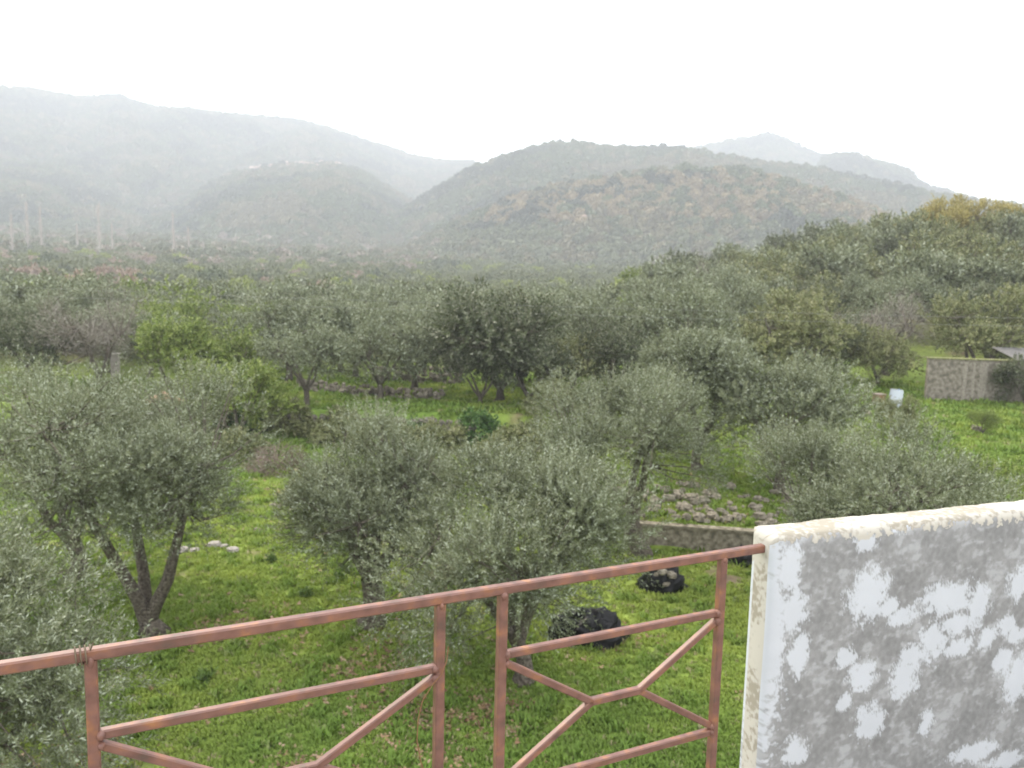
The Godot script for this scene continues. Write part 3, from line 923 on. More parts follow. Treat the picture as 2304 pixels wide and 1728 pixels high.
func paint_texture() -> ImageTexture:
	# flaked whitewash over cement render: 2 mm a pixel, u from -0.3 to 2.4 m along the wall, v from 0.25 m above its edge down to -1.0 m
	var w := 1350
	var h := 625
	var coat := PackedFloat32Array()
	coat.resize(w * h)
	var f := FastNoiseLite.new()
	f.seed = 5
	f.frequency = 22.0
	f.fractal_octaves = 4
	var f2 := FastNoiseLite.new()
	f2.seed = 6
	f2.frequency = 5.0
	f2.fractal_octaves = 5
	var blobs := FLAKES.duplicate()
	var g := RandomNumberGenerator.new()
	g.seed = 3
	for k in 40:
		blobs.append([g.randf_range(1.08, 2.4), g.randf_range(-1.0, -0.05), g.randf_range(0.02, 0.07), g.randf_range(0.02, 0.06)])
	for b in blobs:
		var x0 := int((b[0] - b[2] * 1.9 + 0.3) / 0.002)
		var x1 := int((b[0] + b[2] * 1.9 + 0.3) / 0.002)
		var y0 := int((0.25 - b[1] - b[3] * 1.9) / 0.002)
		var y1 := int((0.25 - b[1] + b[3] * 1.9) / 0.002)
		for y in range(maxi(0, y0), mini(h, y1)):
			for x in range(maxi(0, x0), mini(w, x1)):
				var u := x * 0.002 - 0.3
				var v := 0.25 - y * 0.002
				var e := sqrt(pow((u - b[0]) / (b[2] * 1.15), 2) + pow((v - b[1]) / (b[3] * 1.2), 2)) + 0.55 * f.get_noise_2d(u, v) + 0.3 * f2.get_noise_2d(u * 2.0, v * 2.0)
				e += 0.45 * f.get_noise_2d(u * 5.0 + v * 2.0 + 7.0, v * 2.0 - u * 1.2)
				if e < 1.2:
					coat[y * w + x] = maxf(coat[y * w + x], 1.0 - smoothstep(0.7, 1.2, e))
	var data := PackedByteArray()
	data.resize(w * h * 3)
	for y in h:
		var v := 0.25 - y * 0.002
		for x in w:
			var u := x * 0.002 - 0.3
			var n1 := f.get_noise_2d(u * 1.6, v * 1.6)
			var n2 := f2.get_noise_2d(u, v)
			var n3 := 0.55 * f.get_noise_2d(u * 0.6 + 9.0, v * 1.1 - u * 0.15) + 0.6 * f2.get_noise_2d(u * 3.0, v * 5.0)
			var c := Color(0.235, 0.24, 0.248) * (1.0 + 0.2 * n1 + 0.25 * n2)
			# thin worn film of whitewash, in brushed bands
			var film := smoothstep(-0.02, 0.55, n3 + 0.6 * n2 + 0.25 * n1)
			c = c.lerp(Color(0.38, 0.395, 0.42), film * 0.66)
			var p: float = coat[y * w + x]
			# the coat still holds along the corner and on the end face
			p = maxf(p, smoothstep(0.035, 0.0, u + 0.05 * n2 + 0.05 * n1 + maxf(0.0, -v - 0.4) * 0.08))
			c = c.lerp(Color(0.47, 0.5, 0.55) * (1.0 + 0.06 * n2), p)  # blue of the sky-lit shaded face is put into the whitewash colour
			if v > -0.012 + 0.03 * n1 + 0.02 * n2 or u < -0.035 + 0.012 * n1:
				var stain := smoothstep(-0.3, 0.35, n1 * 0.8 + n2 * 0.9) if v > -0.035 else smoothstep(0.05, 0.5, n1 * 0.7 + n2)
				c = Color(0.44, 0.425, 0.385).lerp(Color(0.26, 0.235, 0.19), stain * 0.85)
			c = c.linear_to_srgb()
			var q := (y * w + x) * 3
			data[q] = clampi(int(c.r * 255.0), 0, 255)
			data[q + 1] = clampi(int(c.g * 255.0), 0, 255)
			data[q + 2] = clampi(int(c.b * 255.0), 0, 255)
	return ImageTexture.create_from_image(Image.create_from_data(w, h, false, Image.FORMAT_RGB8, data))

func parapet() -> void:
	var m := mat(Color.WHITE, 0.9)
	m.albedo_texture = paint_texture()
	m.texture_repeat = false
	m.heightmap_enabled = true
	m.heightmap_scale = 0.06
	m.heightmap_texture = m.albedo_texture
	var dir := Vector3(0.93489, 0, -0.354937)
	var lo := Vector3(-0.02, -0.9, -0.12)
	var hi := Vector3(2.3, 0.012, 0.0)
	var rad := 0.028
	var st := SurfaceTool.new()
	st.begin(Mesh.PRIMITIVE_TRIANGLES)
	st.set_smooth_group(0)
	var xs := [0.0, 0.004, 0.01, 0.018, 0.028]
	var s := 0.028
	while s < hi.x - lo.x:
		s += 0.02 if s < 1.2 else 0.1
		xs.append(minf(s, hi.x - lo.x))
	var ring := []   # outline across the wall: front foot, up, over the rounded top, down the back
	for v in [0.0, 0.1, 0.2, 0.3, 0.4, 0.5, 0.6, 0.7, 0.8, 0.85]:
		ring.append(Vector2(hi.z, lo.y + v))
	for k in 7:
		var a := PI * 0.5 * k / 6.0
		ring.append(Vector2(hi.z - rad + rad * cos(a), hi.y - rad + rad * sin(a)))
	for k in 7:
		var a := PI * 0.5 + PI * 0.5 * k / 6.0
		ring.append(Vector2(lo.z + rad + rad * cos(a), hi.y - rad + rad * sin(a)))
	ring.append(Vector2(lo.z, lo.y))
	var f := FastNoiseLite.new()
	f.seed = 8
	f.frequency = 6.0
	var pos := func(i: int, j: int) -> Array:
		# near the free end the outline shrinks, which rounds that edge
		var x: float = xs[i]
		var inset := rad - sqrt(maxf(0.0, rad * rad - pow(maxf(0.0, rad - x), 2)))
		var p: Vector2 = ring[j]
		var mid := Vector2((lo.z + hi.z) * 0.5, 0.0)
		var z := clampf(p.x, lo.z + inset, hi.z - inset)
		var y := minf(p.y, hi.y - inset)
		var q := Vector3(lo.x + x, y, z)
		var bump := 0.004 * f.get_noise_3dv(q * Vector3(1, 1, 3)) + 0.0015 * f.get_noise_3dv(q * 6.0)
		q += Vector3(0, 1 if p.y > hi.y - rad else 0, 1 if p.x > mid.x else -1) * bump
		var over := maxf(0.0, -z - 0.004) if y > hi.y - rad * 1.2 else 0.0
		return [q, Vector2((lo.x + x - over * 0.0 + 0.3) / 2.7, (0.25 - (y + over)) / 1.25)]
	for i in xs.size() - 1:
		for j in ring.size() - 1:
			var a: Array = pos.call(i, j)
			var b: Array = pos.call(i + 1, j)
			var c: Array = pos.call(i + 1, j + 1)
			var d: Array = pos.call(i, j + 1)
			for p in [a, c, b, a, d, c]:
				st.set_uv(p[1])
				st.add_vertex(p[0])
	# the free end
	var mid_z := (lo.z + hi.z) * 0.5
	for j in ring.size() - 1:
		var a: Array = pos.call(0, j)
		var d: Array = pos.call(0, j + 1)
		for p in [a[0], Vector3(a[0].x, minf(a[0].y, hi.y - rad), mid_z), d[0], d[0], Vector3(a[0].x, minf(a[0].y, hi.y - rad), mid_z), Vector3(d[0].x, minf(d[0].y, hi.y - rad), mid_z)]:
			st.set_uv(Vector2((-0.05 + (p.z + 0.03) + 0.3) / 2.7, (0.25 - p.y) / 1.25))
			st.add_vertex(p)
	st.index()
	st.generate_normals()
	st.generate_tangents()
	var mesh := st.commit()
	mesh.surface_set_material(0, m)
	var t := thing("parapet_wall", "low plastered wall with flaking white paint at the end of the railing", "wall", Vector3(0.77525, 6.797, -2.27398))
	t.basis = Basis(dir, Vector3.UP, dir.cross(Vector3.UP))
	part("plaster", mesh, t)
	# the flat roof that railing and parapet stand on
	var slab := MB.new()
	slab.box(Vector3(-4.0, -5.97, -0.22), Vector3(4.5, -0.897, 7.0))
	var roof := single("flat_roof", slab.mesh(M.concrete), "", "", "", "structure")
	roof.position = t.position
	roof.basis = t.basis
	var house := MB.new()  # unseen upper storey added behind the camera to block sky light off the parapet
	house.box(Vector3(-4.0, -0.895, 3.9), Vector3(4.5, 2.3, 6.9))
	var blocker := single("added_shade_wall", house.mesh(M.plaster), "", "", "", "structure")
	blocker.position = t.position
	blocker.basis = t.basis

# crumpled sheet over a mound
func heap(called: String, label: String, category: String, pos: Vector3, size: Vector3, sd: int, m: Material, crease: float) -> Node3D:
	var f := FastNoiseLite.new()
	f.seed = sd
	f.noise_type = FastNoiseLite.TYPE_CELLULAR
	f.cellular_return_type = FastNoiseLite.RETURN_DISTANCE
	f.frequency = 2.2
	var f2 := FastNoiseLite.new()
	f2.seed = sd + 1
	f2.frequency = 1.1
	var st := SurfaceTool.new()
	st.begin(Mesh.PRIMITIVE_TRIANGLES)
	st.set_smooth_group(0)
	var rows := 22
	var cols := 44
	var pt := func(j: int, i: int) -> Vector3:
		var th := PI * 0.5 * j / rows
		var ph := TAU * (i % cols) / cols
		var d := Vector3(sin(th) * cos(ph), cos(th), sin(th) * sin(ph))
		var q := Vector3(d.x, pow(d.y, 0.75), d.z)
		var s := 1.0 + 0.35 * f2.get_noise_3dv(d * 1.6) + crease * (f.get_noise_3dv(d * 1.5) + 0.4)
		return Vector3(q.x * size.x * 0.5 * s, maxf(q.y * size.y * s, 0.0) - 0.06, q.z * size.z * 0.5 * s)
	for j in rows:
		for i in cols:
			var a: Vector3 = pt.call(j, i)
			var b: Vector3 = pt.call(j, i + 1)
			var c: Vector3 = pt.call(j + 1, i + 1)
			var e: Vector3 = pt.call(j + 1, i)
			if j > 0:
				for p in [a, b, c]:
					st.add_vertex(p)
			for p in [a, c, e]:
				st.add_vertex(p)
	st.index()
	st.generate_normals()
	var mesh := st.commit()
	mesh.surface_set_material(0, m)
	var t := thing(called, label, category, pos)
	part("sheet", mesh, t)
	return t

func yard_things() -> void:
	var g := RandomNumberGenerator.new()
	g.seed = 31
	var grp := "heaps of black plastic sheeting on the lawn"
	var a := heap("plastic_heap", "wide crumpled heap of shiny black plastic under the forked olive", "heap", at(1.75, 16.9), Vector3(1.75, 0.72, 1.2), 3, M.plastic, 0.5)
	a.set_meta("group", grp)
	var b := heap("plastic_heap", "rounded black plastic heap with brown clods at the leaning olive trunk", "heap", at(3.85, 19.9), Vector3(1.15, 0.75, 0.95), 8, M.plastic, 0.5)
	b.set_meta("group", grp)
	for k in 9:
		stone(b, g, Vector3(g.randf_range(-0.3, 0.25), 0.42 + g.randf_range(-0.16, 0.2), 0.38 + g.randf_range(-0.12, 0.06)), g.randf_range(0.1, 0.2))
		b.get_child(-1).name = "clod"
	var c := heap("plastic_heap", "small black plastic heap at the foot of the low concrete wall", "heap", at(6.4, 22.0), Vector3(0.8, 0.5, 0.6), 12, M.plastic, 0.5)
	c.set_meta("group", grp)
	# low concrete wall
	var lw := MB.new()
	lw.prism([Vector2(0, -0.3), Vector2(5.6, -0.3), Vector2(5.6, 0.62), Vector2(0, 0.7)], -0.22, 0.0)
	lw.prism([Vector2(-0.03, 0.702), Vector2(5.63, 0.622), Vector2(5.63, 0.69), Vector2(-0.03, 0.77)], -0.26, 0.04)
	var t := thing("low_concrete_wall", "low weathered concrete wall holding back the rubble slope", "wall", at(3.3, 23.0), -0.12)
	part("wall_face", lw.mesh(tri_mat([[0.2, Color(0.1, 0.09, 0.065)], [0.5, Color(0.2, 0.175, 0.13)], [0.8, Color(0.3, 0.27, 0.21)]], 0.015, 0.6, 1.0, 35)), t)
	# rubble slope above it
	var rub := thing("rubble_bank", "bank of loose pale fieldstones above the low concrete wall", "stones", at(5.5, 24.5))
	for k in 170:
		var x := g.randf_range(3.2, 9.6)
		var d := 23.4 + 3.4 * pow(g.randf(), 1.4) + (6.0 - x) * 0.1
		stone(rub, g, at(x, d) + Vector3.UP * g.randf_range(0.0, 0.12) - rub.position, 0.14 + 0.24 * pow(g.randf(), 1.6))
	var bank := thing("stone_scatter", "scatter of reddish stones on the bare bank behind the single-trunked olive", "stones", at(-4.8, 25.5))
	for k in 70:
		stone(bank, g, at(g.randf_range(-8.2, -2.6), g.randf_range(23.6, 27.5)) - bank.position, g.randf_range(0.1, 0.28))
	for k in 5:
		var p := thing("pale_slab", "pale flat stone lying in a row beyond the two-stemmed olive", "stone", at(-8.9 + k * 0.34, 22.1 + g.randf_range(-0.3, 0.3)), g.randf() * 3.0, "row of pale flat stones")
		var s := part("slab", stone_shapes[k], p, Vector3(0, 0.05, 0))
		s.scale = Vector3(0.34, 0.14, 0.3) * g.randf_range(0.6, 1.25)
		s.set_surface_override_material(0, M.pale)
	# terrace walls
	stone_wall("dark overgrown dry stone wall below the grassy terrace", [Vector2(-15.0, 38.7), Vector2(-10.0, 38.75), Vector2(-5.0, 38.6), Vector2(-1.5, 38.5)], 1.25, 0.34, true, 71, 230)
	stone_wall("tumbled pale rubble wall across the upper grass terrace", [Vector2(-12.2, 46.6), Vector2(-9.0, 44.6), Vector2(-6.2, 43.6), Vector2(-3.6, 43.2)], 0.75, 0.27, false, 72, 240, 0.5)
	stone_wall("pale rubble wall behind the bright grass strip", [Vector2(-8.4, 50.5), Vector2(-3.0, 50.5)], 1.2, 0.3, false, 73, 110, 0.3)
	stone_wall("brown stone wall along the clearing on the upper bank", [Vector2(12.5, 55.0), Vector2(18.5, 55.5)], 0.9, 0.3, true, 74, 90, 0.15)
	# brush pile
	var br := MB.new()
	for k in 900:
		var an := g.randf() * TAU
		var rr := sqrt(g.randf())
		var o := Vector3(cos(an) * rr * 1.25, (1.0 - rr * rr) * 1.15 * g.randf(), sin(an) * rr * 1.0)
		var dd := (Vector3(cos(an), 0.35, sin(an)) + ball(g) * 0.8).normalized() * g.randf_range(0.2, 0.5)
		var col := BARE[0].lerp(BARE[1], g.randf()) * Color(1.05, 0.92, 0.92)
		br.tube([o, o + dd * 0.5 + Vector3.UP * 0.05, o + dd], [0.013, 0.01, 0.004], 3, col)
	var bp := thing("brush_pile", "rounded pile of dry grey-purple prunings on the lower grass", "pile", at(-8.9, 31.4))
	part("prunings", br.mesh(M.twig), bp, Vector3.ZERO, "stuff")
	# ivy and bushes along the terrace edge
	var ivy := [[-6.0, 38.9, 1.9, 0.8, "ivy mound spilling over the terrace edge below the thick-trunked olive"], [-4.4, 38.8, 1.8, 0.8, "ivy mound covering the end of the dark stone wall"], [-1.6, 37.0, 2.3, 1.7, "glossy green ivy bush at the mouth of the dark hollow"], [-12.6, 38.7, 2.0, 0.9, "dark ivy clump on the stone wall under the bright green bush"], [-3.3, 36.0, 2.4, 1.3, "grey-green bramble thicket below the ivy mounds"], [0.8, 37.5, 2.6, 0.9, "dull bramble patch below the tall dark evergreen"], [2.8, 33.5, 2.2, 0.8, "dull bramble patch beside the pale bushy olive"], [-9.0, 38.4, 1.8, 0.6, "low weeds rooted along the foot of the dark stone wall"], [-5.4, 35.2, 2.8, 1.5, "bramble thicket in front of the dark stone wall"], [-7.6, 36.6, 2.2, 1.2, "bramble clump between the brush pile and the stone wall"], [-0.2, 34.6, 2.6, 1.3, "tangled bramble hollow below the ivy bush"], [-11.2, 33.6, 2.2, 1.1, "scrubby clump beside the brush pile"], [1.9, 30.6, 2.0, 0.9, "low scrub on the slope behind the leaning olive"], [-6.2, 27.6, 2.6, 1.0, "brownish scrub on the bank behind the single-trunked olive"], [-3.4, 29.6, 2.6, 1.1, "grey-green scrub on the slope below the brambles"], [-14.0, 38.2, 2.2, 1.5, "bramble mound over the far end of the dark stone wall"], [-10.6, 38.6, 1.9, 1.45, "bramble mound over the middle of the dark stone wall"], [-8.0, 38.6, 1.6, 1.4, "bramble mound topping the dark stone wall near the ivy"], [2.2, 39.5, 3.0, 1.6, "wide dull thicket between the dark evergreens"]]
	for k in ivy.size():
		var v: Array = ivy[k]
		var cl := []
		for q in 30:
			var d := ball(g)
			d.y = absf(d.y)
			cl.append([Vector3(d.x * v[2] * 0.5, d.y * v[3] * 0.85, d.z * v[2] * 0.4), 0.26, d])
		var col: Array = [Color(0.03, 0.075, 0.018), Color(0.085, 0.16, 0.035), Color(0.16, 0.24, 0.08)] if k < 4 else MAQUIS
		var pl := thing("ivy_bush" if k < 4 else "bramble_thicket", v[4], "bush", at(v[0], v[1]))
		part("foliage", leaves(500 + k, cl, 22, 8, 0.13, 0.085, 0.3, col[0], col[1], col[2], 0.1, 0.25, M.leaf), pl)
		var stem := MB.new()
		for q in 5:
			var e: Vector3 = cl[q * 4][0]
			stem.tube([Vector3(e.x * 0.2, -0.1, e.z * 0.2), e * 0.6, e], [0.03, 0.022, 0.01], 5, Color.WHITE)
		part("stem", stem.mesh(M.bark), pl)
	# dark plants in the yard
	for a2 in [[-6.2, 21.2], [-4.2, 19.9], [-4.7, 18.8], [-4.2, 20.6], [-5.6, 14.6]]:
		var cl := []
		for q in 4:
			cl.append([Vector3(g.randf_range(-0.08, 0.08), 0.06, g.randf_range(-0.08, 0.08)), 0.07, Vector3.UP])
		var w := thing("weed_tuft", "small green weed tuft standing above the lawn", "weed", at(a2[0], a2[1]), 0.0, "weed tufts in the lawn")
		part("foliage", leaves(int(a2[1] * 10), cl, 8, 4, 0.12, 0.05, 0.1, Color(0.07, 0.12, 0.03), Color(0.12, 0.18, 0.04), Color(0.16, 0.2, 0.06), 0.05, 0.3, M.leaf), w)

func bank_things() -> void:
	# concrete tank wall with a mossy coping and dark runs
	var t := thing("concrete_tank_wall", "stained concrete wall with mossy top and pale vertical runs", "wall", at(21.15, 42.0), -0.12)
	var m := MB.new()
	m.box(Vector3(0, -0.5, -0.25), Vector3(7.5, 2.15, 0))
	part("wall_face", m.mesh(tri_mat([[0.2, Color(0.1, 0.09, 0.07)], [0.55, Color(0.18, 0.16, 0.13)], [0.85, Color(0.26, 0.235, 0.195)]], 0.012, 0.6, 1.0, 36)), t)
	var f := FastNoiseLite.new()
	f.seed = 2
	f.frequency = 3.0
	var runs := MB.new()
	for a in [[1.72, 0.2], [2.15, 0.16], [2.5, 0.42], [3.25, 0.5], [4.3, 0.4], [5.4, 0.5]]:
		# bare paler render where water has run: a thin ragged skin on the face
		var o := []
		var x: float = a[0]
		for k in 10:
			var y := 2.05 - k * 0.22
			o.append([Vector3(x + 0.05 * f.get_noise_2d(k, a[0]), y, 0.004), Vector3(x + a[1] * (1.0 - 0.03 * k) + 0.08 * f.get_noise_2d(k, a[0] + 9.0), y, 0.004)])
		for k in 9:
			var s := runs.v.size()
			for p in [o[k][0], o[k][1], o[k + 1][1], o[k + 1][0]]:
				runs.v.append(p)
				runs.n.append(Vector3(0, 0, 1))
				runs.c.append(Color.WHITE)
			runs.i.append_array([s, s + 1, s + 2, s, s + 2, s + 3])
	part("lime_run", runs.mesh(tri_mat([[0.2, Color(0.18, 0.16, 0.13)], [0.7, Color(0.28, 0.255, 0.215)]], 0.02, 0.8, 1.0, 41)), t)
	var cop := MB.new()
	cop.box(Vector3(-0.04, 2.152, -0.3), Vector3(7.5, 2.22, 0.05))
	part("mossy_coping", cop.mesh(tri_mat([[0.2, Color(0.12, 0.13, 0.05)], [0.6, Color(0.22, 0.22, 0.1)], [0.8, Color(0.3, 0.28, 0.2)]], 0.02, 0.8, 1.0, 42)), t)
	# tin roof beyond the wall
	var shed := thing("tin_shed", "low shed with grey tin roof behind the concrete wall", "shed", at(25.6, 41.6) + Vector3(0, 0, 0), -0.12)
	var body := MB.new()
	body.box(Vector3(0.15, -0.3, -2.6), Vector3(4.0, 1.75, -0.5))
	part("wall", body.mesh(M.concrete), shed)
	var roof := MB.new()
	for k in 24:
		var x := -0.3 + k * 0.19
		roof.prism([Vector2(x, 2.2), Vector2(x + 0.19, 2.2), Vector2(x + 0.143, 2.25), Vector2(x + 0.048, 2.25)], -3.0, 0.1)
	var rp := part("roof", roof.mesh(tri_mat([[0.2, Color(0.11, 0.105, 0.1)], [0.7, Color(0.17, 0.165, 0.16)]], 0.02, 0.6, 0.9, 43)), shed)
	rp.rotation.x = 0.14
	# drum and its neighbours
	var dr := thing("plastic_drum", "white plastic drum leaning over beside the concrete wall", "drum", at(18.75, 40.2))
	var prof := [[0.0, 0.001], [0.0, 0.27], [0.03, 0.3], [0.28, 0.31], [0.3, 0.325], [0.32, 0.31], [0.6, 0.31], [0.62, 0.325], [0.64, 0.31], [0.88, 0.3], [0.92, 0.28], [0.92, 0.001]]
	var lathe := MB.new()
	lathe.tube(prof.map(func(p): return Vector3(0, p[0] + 0.00001 * prof.find(p), 0)), prof.map(func(p): return p[1]), 24, Color(0.5, 0.54, 0.6))
	var drum_mat := mat(Color.WHITE, 0.45, true)
	var body2 := part("barrel", lathe.mesh(drum_mat), dr)
	var lid := MB.new()
	lid.tube([Vector3(0.12, 0.921, 0), Vector3(0.12, 0.95, 0), Vector3(0.12, 0.951, 0)], [0.045, 0.045, 0.001], 12, Color(0.12, 0.2, 0.4))
	part("cap", lid.mesh(drum_mat), body2)
	dr.rotation = Vector3(0.04, 0.4, -0.07)
	var bx := thing("rusty_tin", "rusty orange-brown tin box next to the white drum", "tin", at(18.1, 40.5), 0.3)
	var bm := MB.new()
	bm.box(Vector3(-0.22, 0, -0.2), Vector3(0.22, 0.6, 0.2))
	part("body", bm.mesh(tri_mat([[0.2, Color(0.12, 0.06, 0.03)], [0.6, Color(0.24, 0.13, 0.07)]], 0.02, 1.5, 0.9, 44)), bx)
	var bl := MB.new()
	bl.box(Vector3(-0.24, 0.602, -0.22), Vector3(0.24, 0.65, 0.22))
	part("lid", bl.mesh(tri_mat([[0.3, Color(0.24, 0.18, 0.14)], [0.7, Color(0.34, 0.28, 0.24)]], 0.02, 1.5, 0.9, 45)), bx)
	var g := RandomNumberGenerator.new()
	g.seed = 61
	for a in [[15.6, 38.4, 0.45, "grey boulder in the weeds left by the white drum"], [16.5, 38.2, 0.5, "tan boulder between the grey boulder and the rusty tin"], [20.2, 35.5, 0.4, "tan fieldstone in the grass below the concrete wall"]]:
		var b := thing("boulder", a[3], "stone", at(a[0], a[1]), 0.5)
		stone(b, g, Vector3(0, 0.12, 0), a[2])
	# whitewashed remains among the trees
	var hut := thing("whitewashed_hut", "small whitewashed hut showing between the olive crowns", "hut", at(-15.6, 36.5), 0.3)
	var hb := MB.new()
	hb.box(Vector3(-0.7, -0.2, -0.8), Vector3(0.7, 1.75, 0.8))
	part("wall", hb.mesh(M.plaster), hut)
	var hr := MB.new()
	hr.prism([Vector2(-0.85, 1.752), Vector2(0.85, 1.752), Vector2(0, 2.2)], -0.95, 0.95)
	part("roof", hr.mesh(tri_mat([[0.2, Color(0.28, 0.16, 0.1)], [0.7, Color(0.42, 0.26, 0.18)]], 0.02, 1.0, 0.95, 46)), hut)
	var pil := thing("whitewashed_pillar", "whitewashed gate pillar beside the leafless grey tree", "pillar", at(-22.0, 45.6), 0.2)
	var pb := MB.new()
	pb.box(Vector3(-0.2, -0.2, -0.2), Vector3(0.2, 1.8, 0.2))
	part("shaft", pb.mesh(M.pale), pil)
	var pc := MB.new()
	pc.box(Vector3(-0.25, 1.802, -0.25), Vector3(0.25, 1.88, 0.25))
	part("cap", pc.mesh(M.concrete), pil)
	# overhead cables between poles out of the picture
	for k in 2:
		var pts := []
		for q in 41:
			var s := q / 40.0
			pts.append(Vector3(lerpf(-46, 46, s), lerpf(7.1, 6.5, s) - k * 0.4 - 0.9 * 4.0 * s * (1.0 - s) * 0.5, -42.0))
		var cb := MB.new()
		cb.tube(pts, pts.map(func(_p): return 0.005), 5, Color(0.25, 0.25, 0.25))
		single("overhead_cable", cb.mesh(M.twig), ["upper overhead cable crossing in front of the dark evergreens", "lower overhead cable crossing in front of the dark evergreens"][k], "cable")
	for x in [-46.0, 46.0]:
		var pm := MB.new()
		pm.tube([Vector3(0, -0.5, 0), Vector3(0, 4.0, 0), Vector3(0, 8.0 - at(x, 42.0).y, 0)], [0.13, 0.11, 0.09], 10, Color(0.2, 0.16, 0.12))
		var pole := thing("utility_pole", "wooden utility pole carrying the overhead cables", "pole", at(x, 42.0), 0.0, "utility poles")
		part("shaft", pm.mesh(M.twig), pole)

func far_things() -> void:
	var g := RandomNumberGenerator.new()
	g.seed = 17
	# bare poplars in the hazy valley
	for a in [[-31.0, 430.0, 19.0], [-30.2, 450.0, 24.0], [-29.5, 455.0, 23.0], [-26.4, 440.0, 25.0], [-25.7, 470.0, 17.0], [-22.2, 440.0, 23.0], [-21.3, 450.0, 17.0], [-27.6, 480.0, 16.0]]:
		var h: float = a[2]
		var w := MB.new()
		w.tube([Vector3(0, -0.5, 0), Vector3(0, h * 0.5, 0), Vector3(0, h, 0)], [0.32, 0.2, 0.04], 6, Color(0.42, 0.38, 0.34))
		var tw := MB.new()
		for k in 130:
			var y := h * g.randf_range(0.12, 0.95)
			var an := g.randf() * TAU
			var out := h * 0.075 * (1.0 - y / h * 0.6) * g.randf_range(0.5, 1.2)
			var up := h * g.randf_range(0.08, 0.16)
			tw.tube([Vector3(0, y, 0), Vector3(cos(an) * out * 0.7, y + up * 0.5, sin(an) * out * 0.7), Vector3(cos(an) * out, y + up, sin(an) * out)], [0.09, 0.07, 0.02], 3, Color(0.44, 0.4, 0.36))
		var t := thing("poplar_tree", "tall bare pale poplar standing in the hazy valley", "tree", polar(a[0], a[1]), 0.0, "bare poplars in the valley")
		part("trunk", w.mesh(M.twig), t)
		part("crown", tw.mesh(M.twig), t)
	# village on the foothill crest
	var wall := MB.new()
	wall.box(Vector3(-5, -3, -4), Vector3(5, 5.5, 4))
	var roof := MB.new()
	roof.prism([Vector2(-5.6, 5.55), Vector2(5.6, 5.55), Vector2(0, 8.2)], -4.6, 4.6)
	var wm := wall.mesh(mat(Color(0.34, 0.31, 0.29)))
	var rm := roof.mesh(mat(Color(0.4, 0.29, 0.24)))
	for k in 24:
		var az := lerpf(-19.4, -11.6, k / 23.0) + g.randf_range(-0.1, 0.1)
		var t := thing("village_house", "tiny pale house with tiled roof in the hillside village", "house", polar(az, 1230.0 + g.randf_range(-75, 14)) + Vector3.UP * 1.5, g.randf() * 3.0, "houses of the hillside village")
		part("wall", wm, t)
		part("roof", rm, t)
		t.scale = Vector3.ONE * g.randf_range(0.5, 0.85)
	var lone := thing("village_house", "lone white farmhouse on the brown wooded hill", "house", polar(4.6, 570.0) + Vector3.UP * 1.5, 0.4)
	part("wall", wm, lone)
	part("roof", rm, lone)
	lone.scale = Vector3.ONE * 0.45
	# mast on the peak
	var mast := thing("radio_mast", "radio mast on the summit of the pointed hill", "mast", polar(16.35, 1848.0))
	var mm := MB.new()
	mm.tube([Vector3(0, -2, 0), Vector3(0, 12, 0), Vector3(0, 24, 0)], [0.9, 0.6, 0.35], 6, Color(0.35, 0.35, 0.36))
	part("shaft", mm.mesh(M.twig), mast)
	var ma := MB.new()
	ma.box(Vector3(-2.2, 15, -0.8), Vector3(2.2, 16, 0.8), Color(0.4, 0.4, 0.4))
	ma.box(Vector3(-1.6, 19, -0.8), Vector3(1.6, 19.8, 0.8), Color(0.4, 0.4, 0.4))
	part("antenna_arms", ma.mesh(M.twig), mast)
	var hutm := MB.new()
	hutm.box(Vector3(-9, -3, -3), Vector3(-3, 4, 3), Color(0.6, 0.6, 0.6))
	part("equipment_hut", hutm.mesh(M.twig), mast)


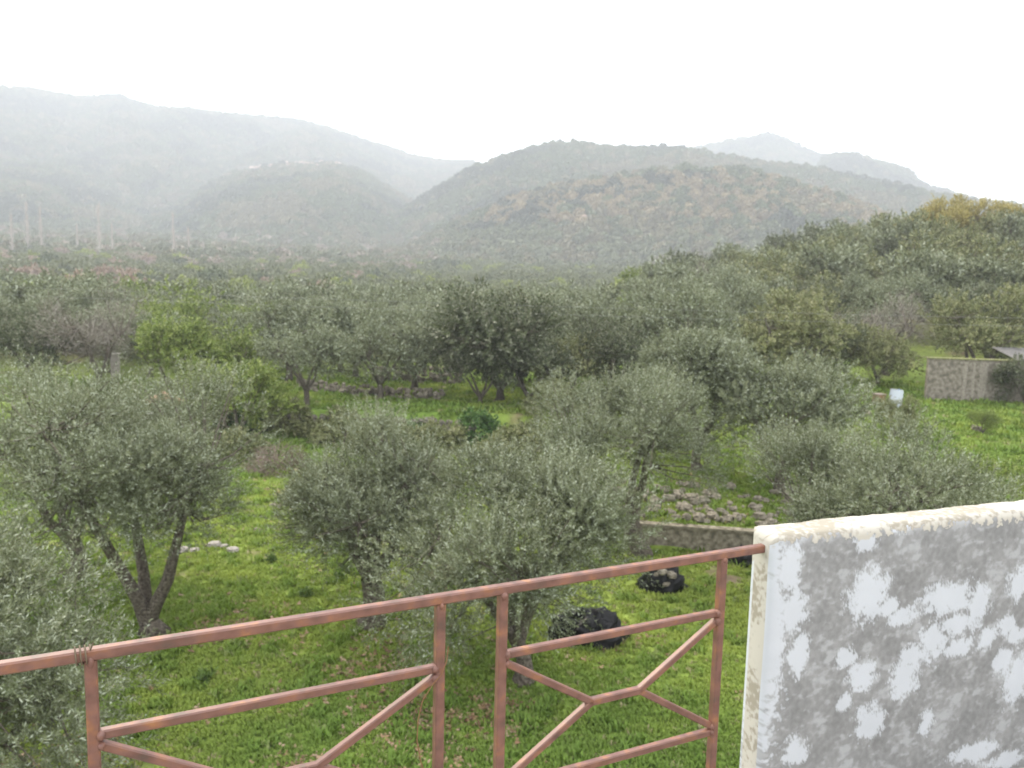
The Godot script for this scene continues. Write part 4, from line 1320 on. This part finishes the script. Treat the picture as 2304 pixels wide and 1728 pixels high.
# ---------------------------------------------------------------- air and light
func sky_picture(sun: Vector3) -> ImageTexture:
	var w := 512
	var h := 256
	var im := Image.create(w, h, false, Image.FORMAT_RGBF)
	var f := FastNoiseLite.new()
	f.seed = 12
	f.frequency = 1.1
	f.fractal_octaves = 5
	for y in h:
		var el := (0.5 - (y + 0.5) / h) * PI
		for x in w:
			var az := ((x + 0.5) / w - 0.5) * TAU
			var d := Vector3(sin(az) * cos(el), sin(el), -cos(az) * cos(el))
			var n := f.get_noise_3dv(d * Vector3(1.0, 3.2, 1.0))
			var glow := pow(maxf(0.0, d.dot(sun)), 10.0)
			var l := 1.0 + 0.28 * n + 0.55 * glow
			im.set_pixel(x, y, Color(l * 0.985, l, l * 1.02))
	return ImageTexture.create_from_image(im)

func _ready() -> void:
	# camera
	var cam := Camera3D.new()
	cam.name = "camera"
	cam.position = Vector3(0, EYE, 0)
	cam.rotation = Vector3(deg_to_rad(-7.0), 0, deg_to_rad(1.4))
	cam.fov = 49.75
	cam.near = 0.05
	cam.far = 6000.0
	var lens := CameraAttributesPhysical.new()
	lens.frustum_focal_length = 25.88
	lens.frustum_focus_distance = 1.15
	lens.exposure_aperture = 9.5
	cam.attributes = lens
	add_child(cam)
	cam.current = true
	# bright overcast with the sun hidden ahead and to one side
	var sun := DirectionalLight3D.new()
	sun.name = "sun"
	sun.light_energy = 1.6
	sun.light_angular_distance = 5.0
	sun.light_color = Color(1.0, 0.95, 0.86)
	sun.shadow_enabled = true
	var to_sun := Vector3(-0.5, 0.72, -0.62).normalized()
	add_child(sun)
	sun.look_at_from_position(Vector3.ZERO, -to_sun)
	var env := Environment.new()
	env.background_mode = Environment.BG_SKY
	var sky := Sky.new()
	var sm := PanoramaSkyMaterial.new()
	sm.panorama = sky_picture(to_sun)
	sky.sky_material = sm
	env.sky = sky
	env.background_energy_multiplier = 3.0
	env.tonemap_mode = Environment.TONE_MAPPER_LINEAR
	env.tonemap_exposure = 1.0
	env.sdfgi_enabled = true
	env.ssao_enabled = true
	env.ssil_enabled = true
	env.fog_enabled = true
	env.fog_density = 0.00062
	env.fog_light_color = Color(0.94, 0.965, 1.0)
	var we := WorldEnvironment.new()
	we.name = "air"
	we.environment = env
	add_child(we)

	nz.seed = 20
	nz.frequency = 0.02
	nz.fractal_octaves = 3
	nz2.seed = 21
	nz2.frequency = 0.04
	nz2.fractal_octaves = 4
	make_materials()
	make_land()
	print("land ", Time.get_ticks_msec())
	parapet()
	print("parapet ", Time.get_ticks_msec())
	make_stones()
	near_trees()
	grove()
	far_woods()
	railing()
	yard_things()
	bank_things()
	far_things()
	ground_cover()
	print("done ", Time.get_ticks_msec())
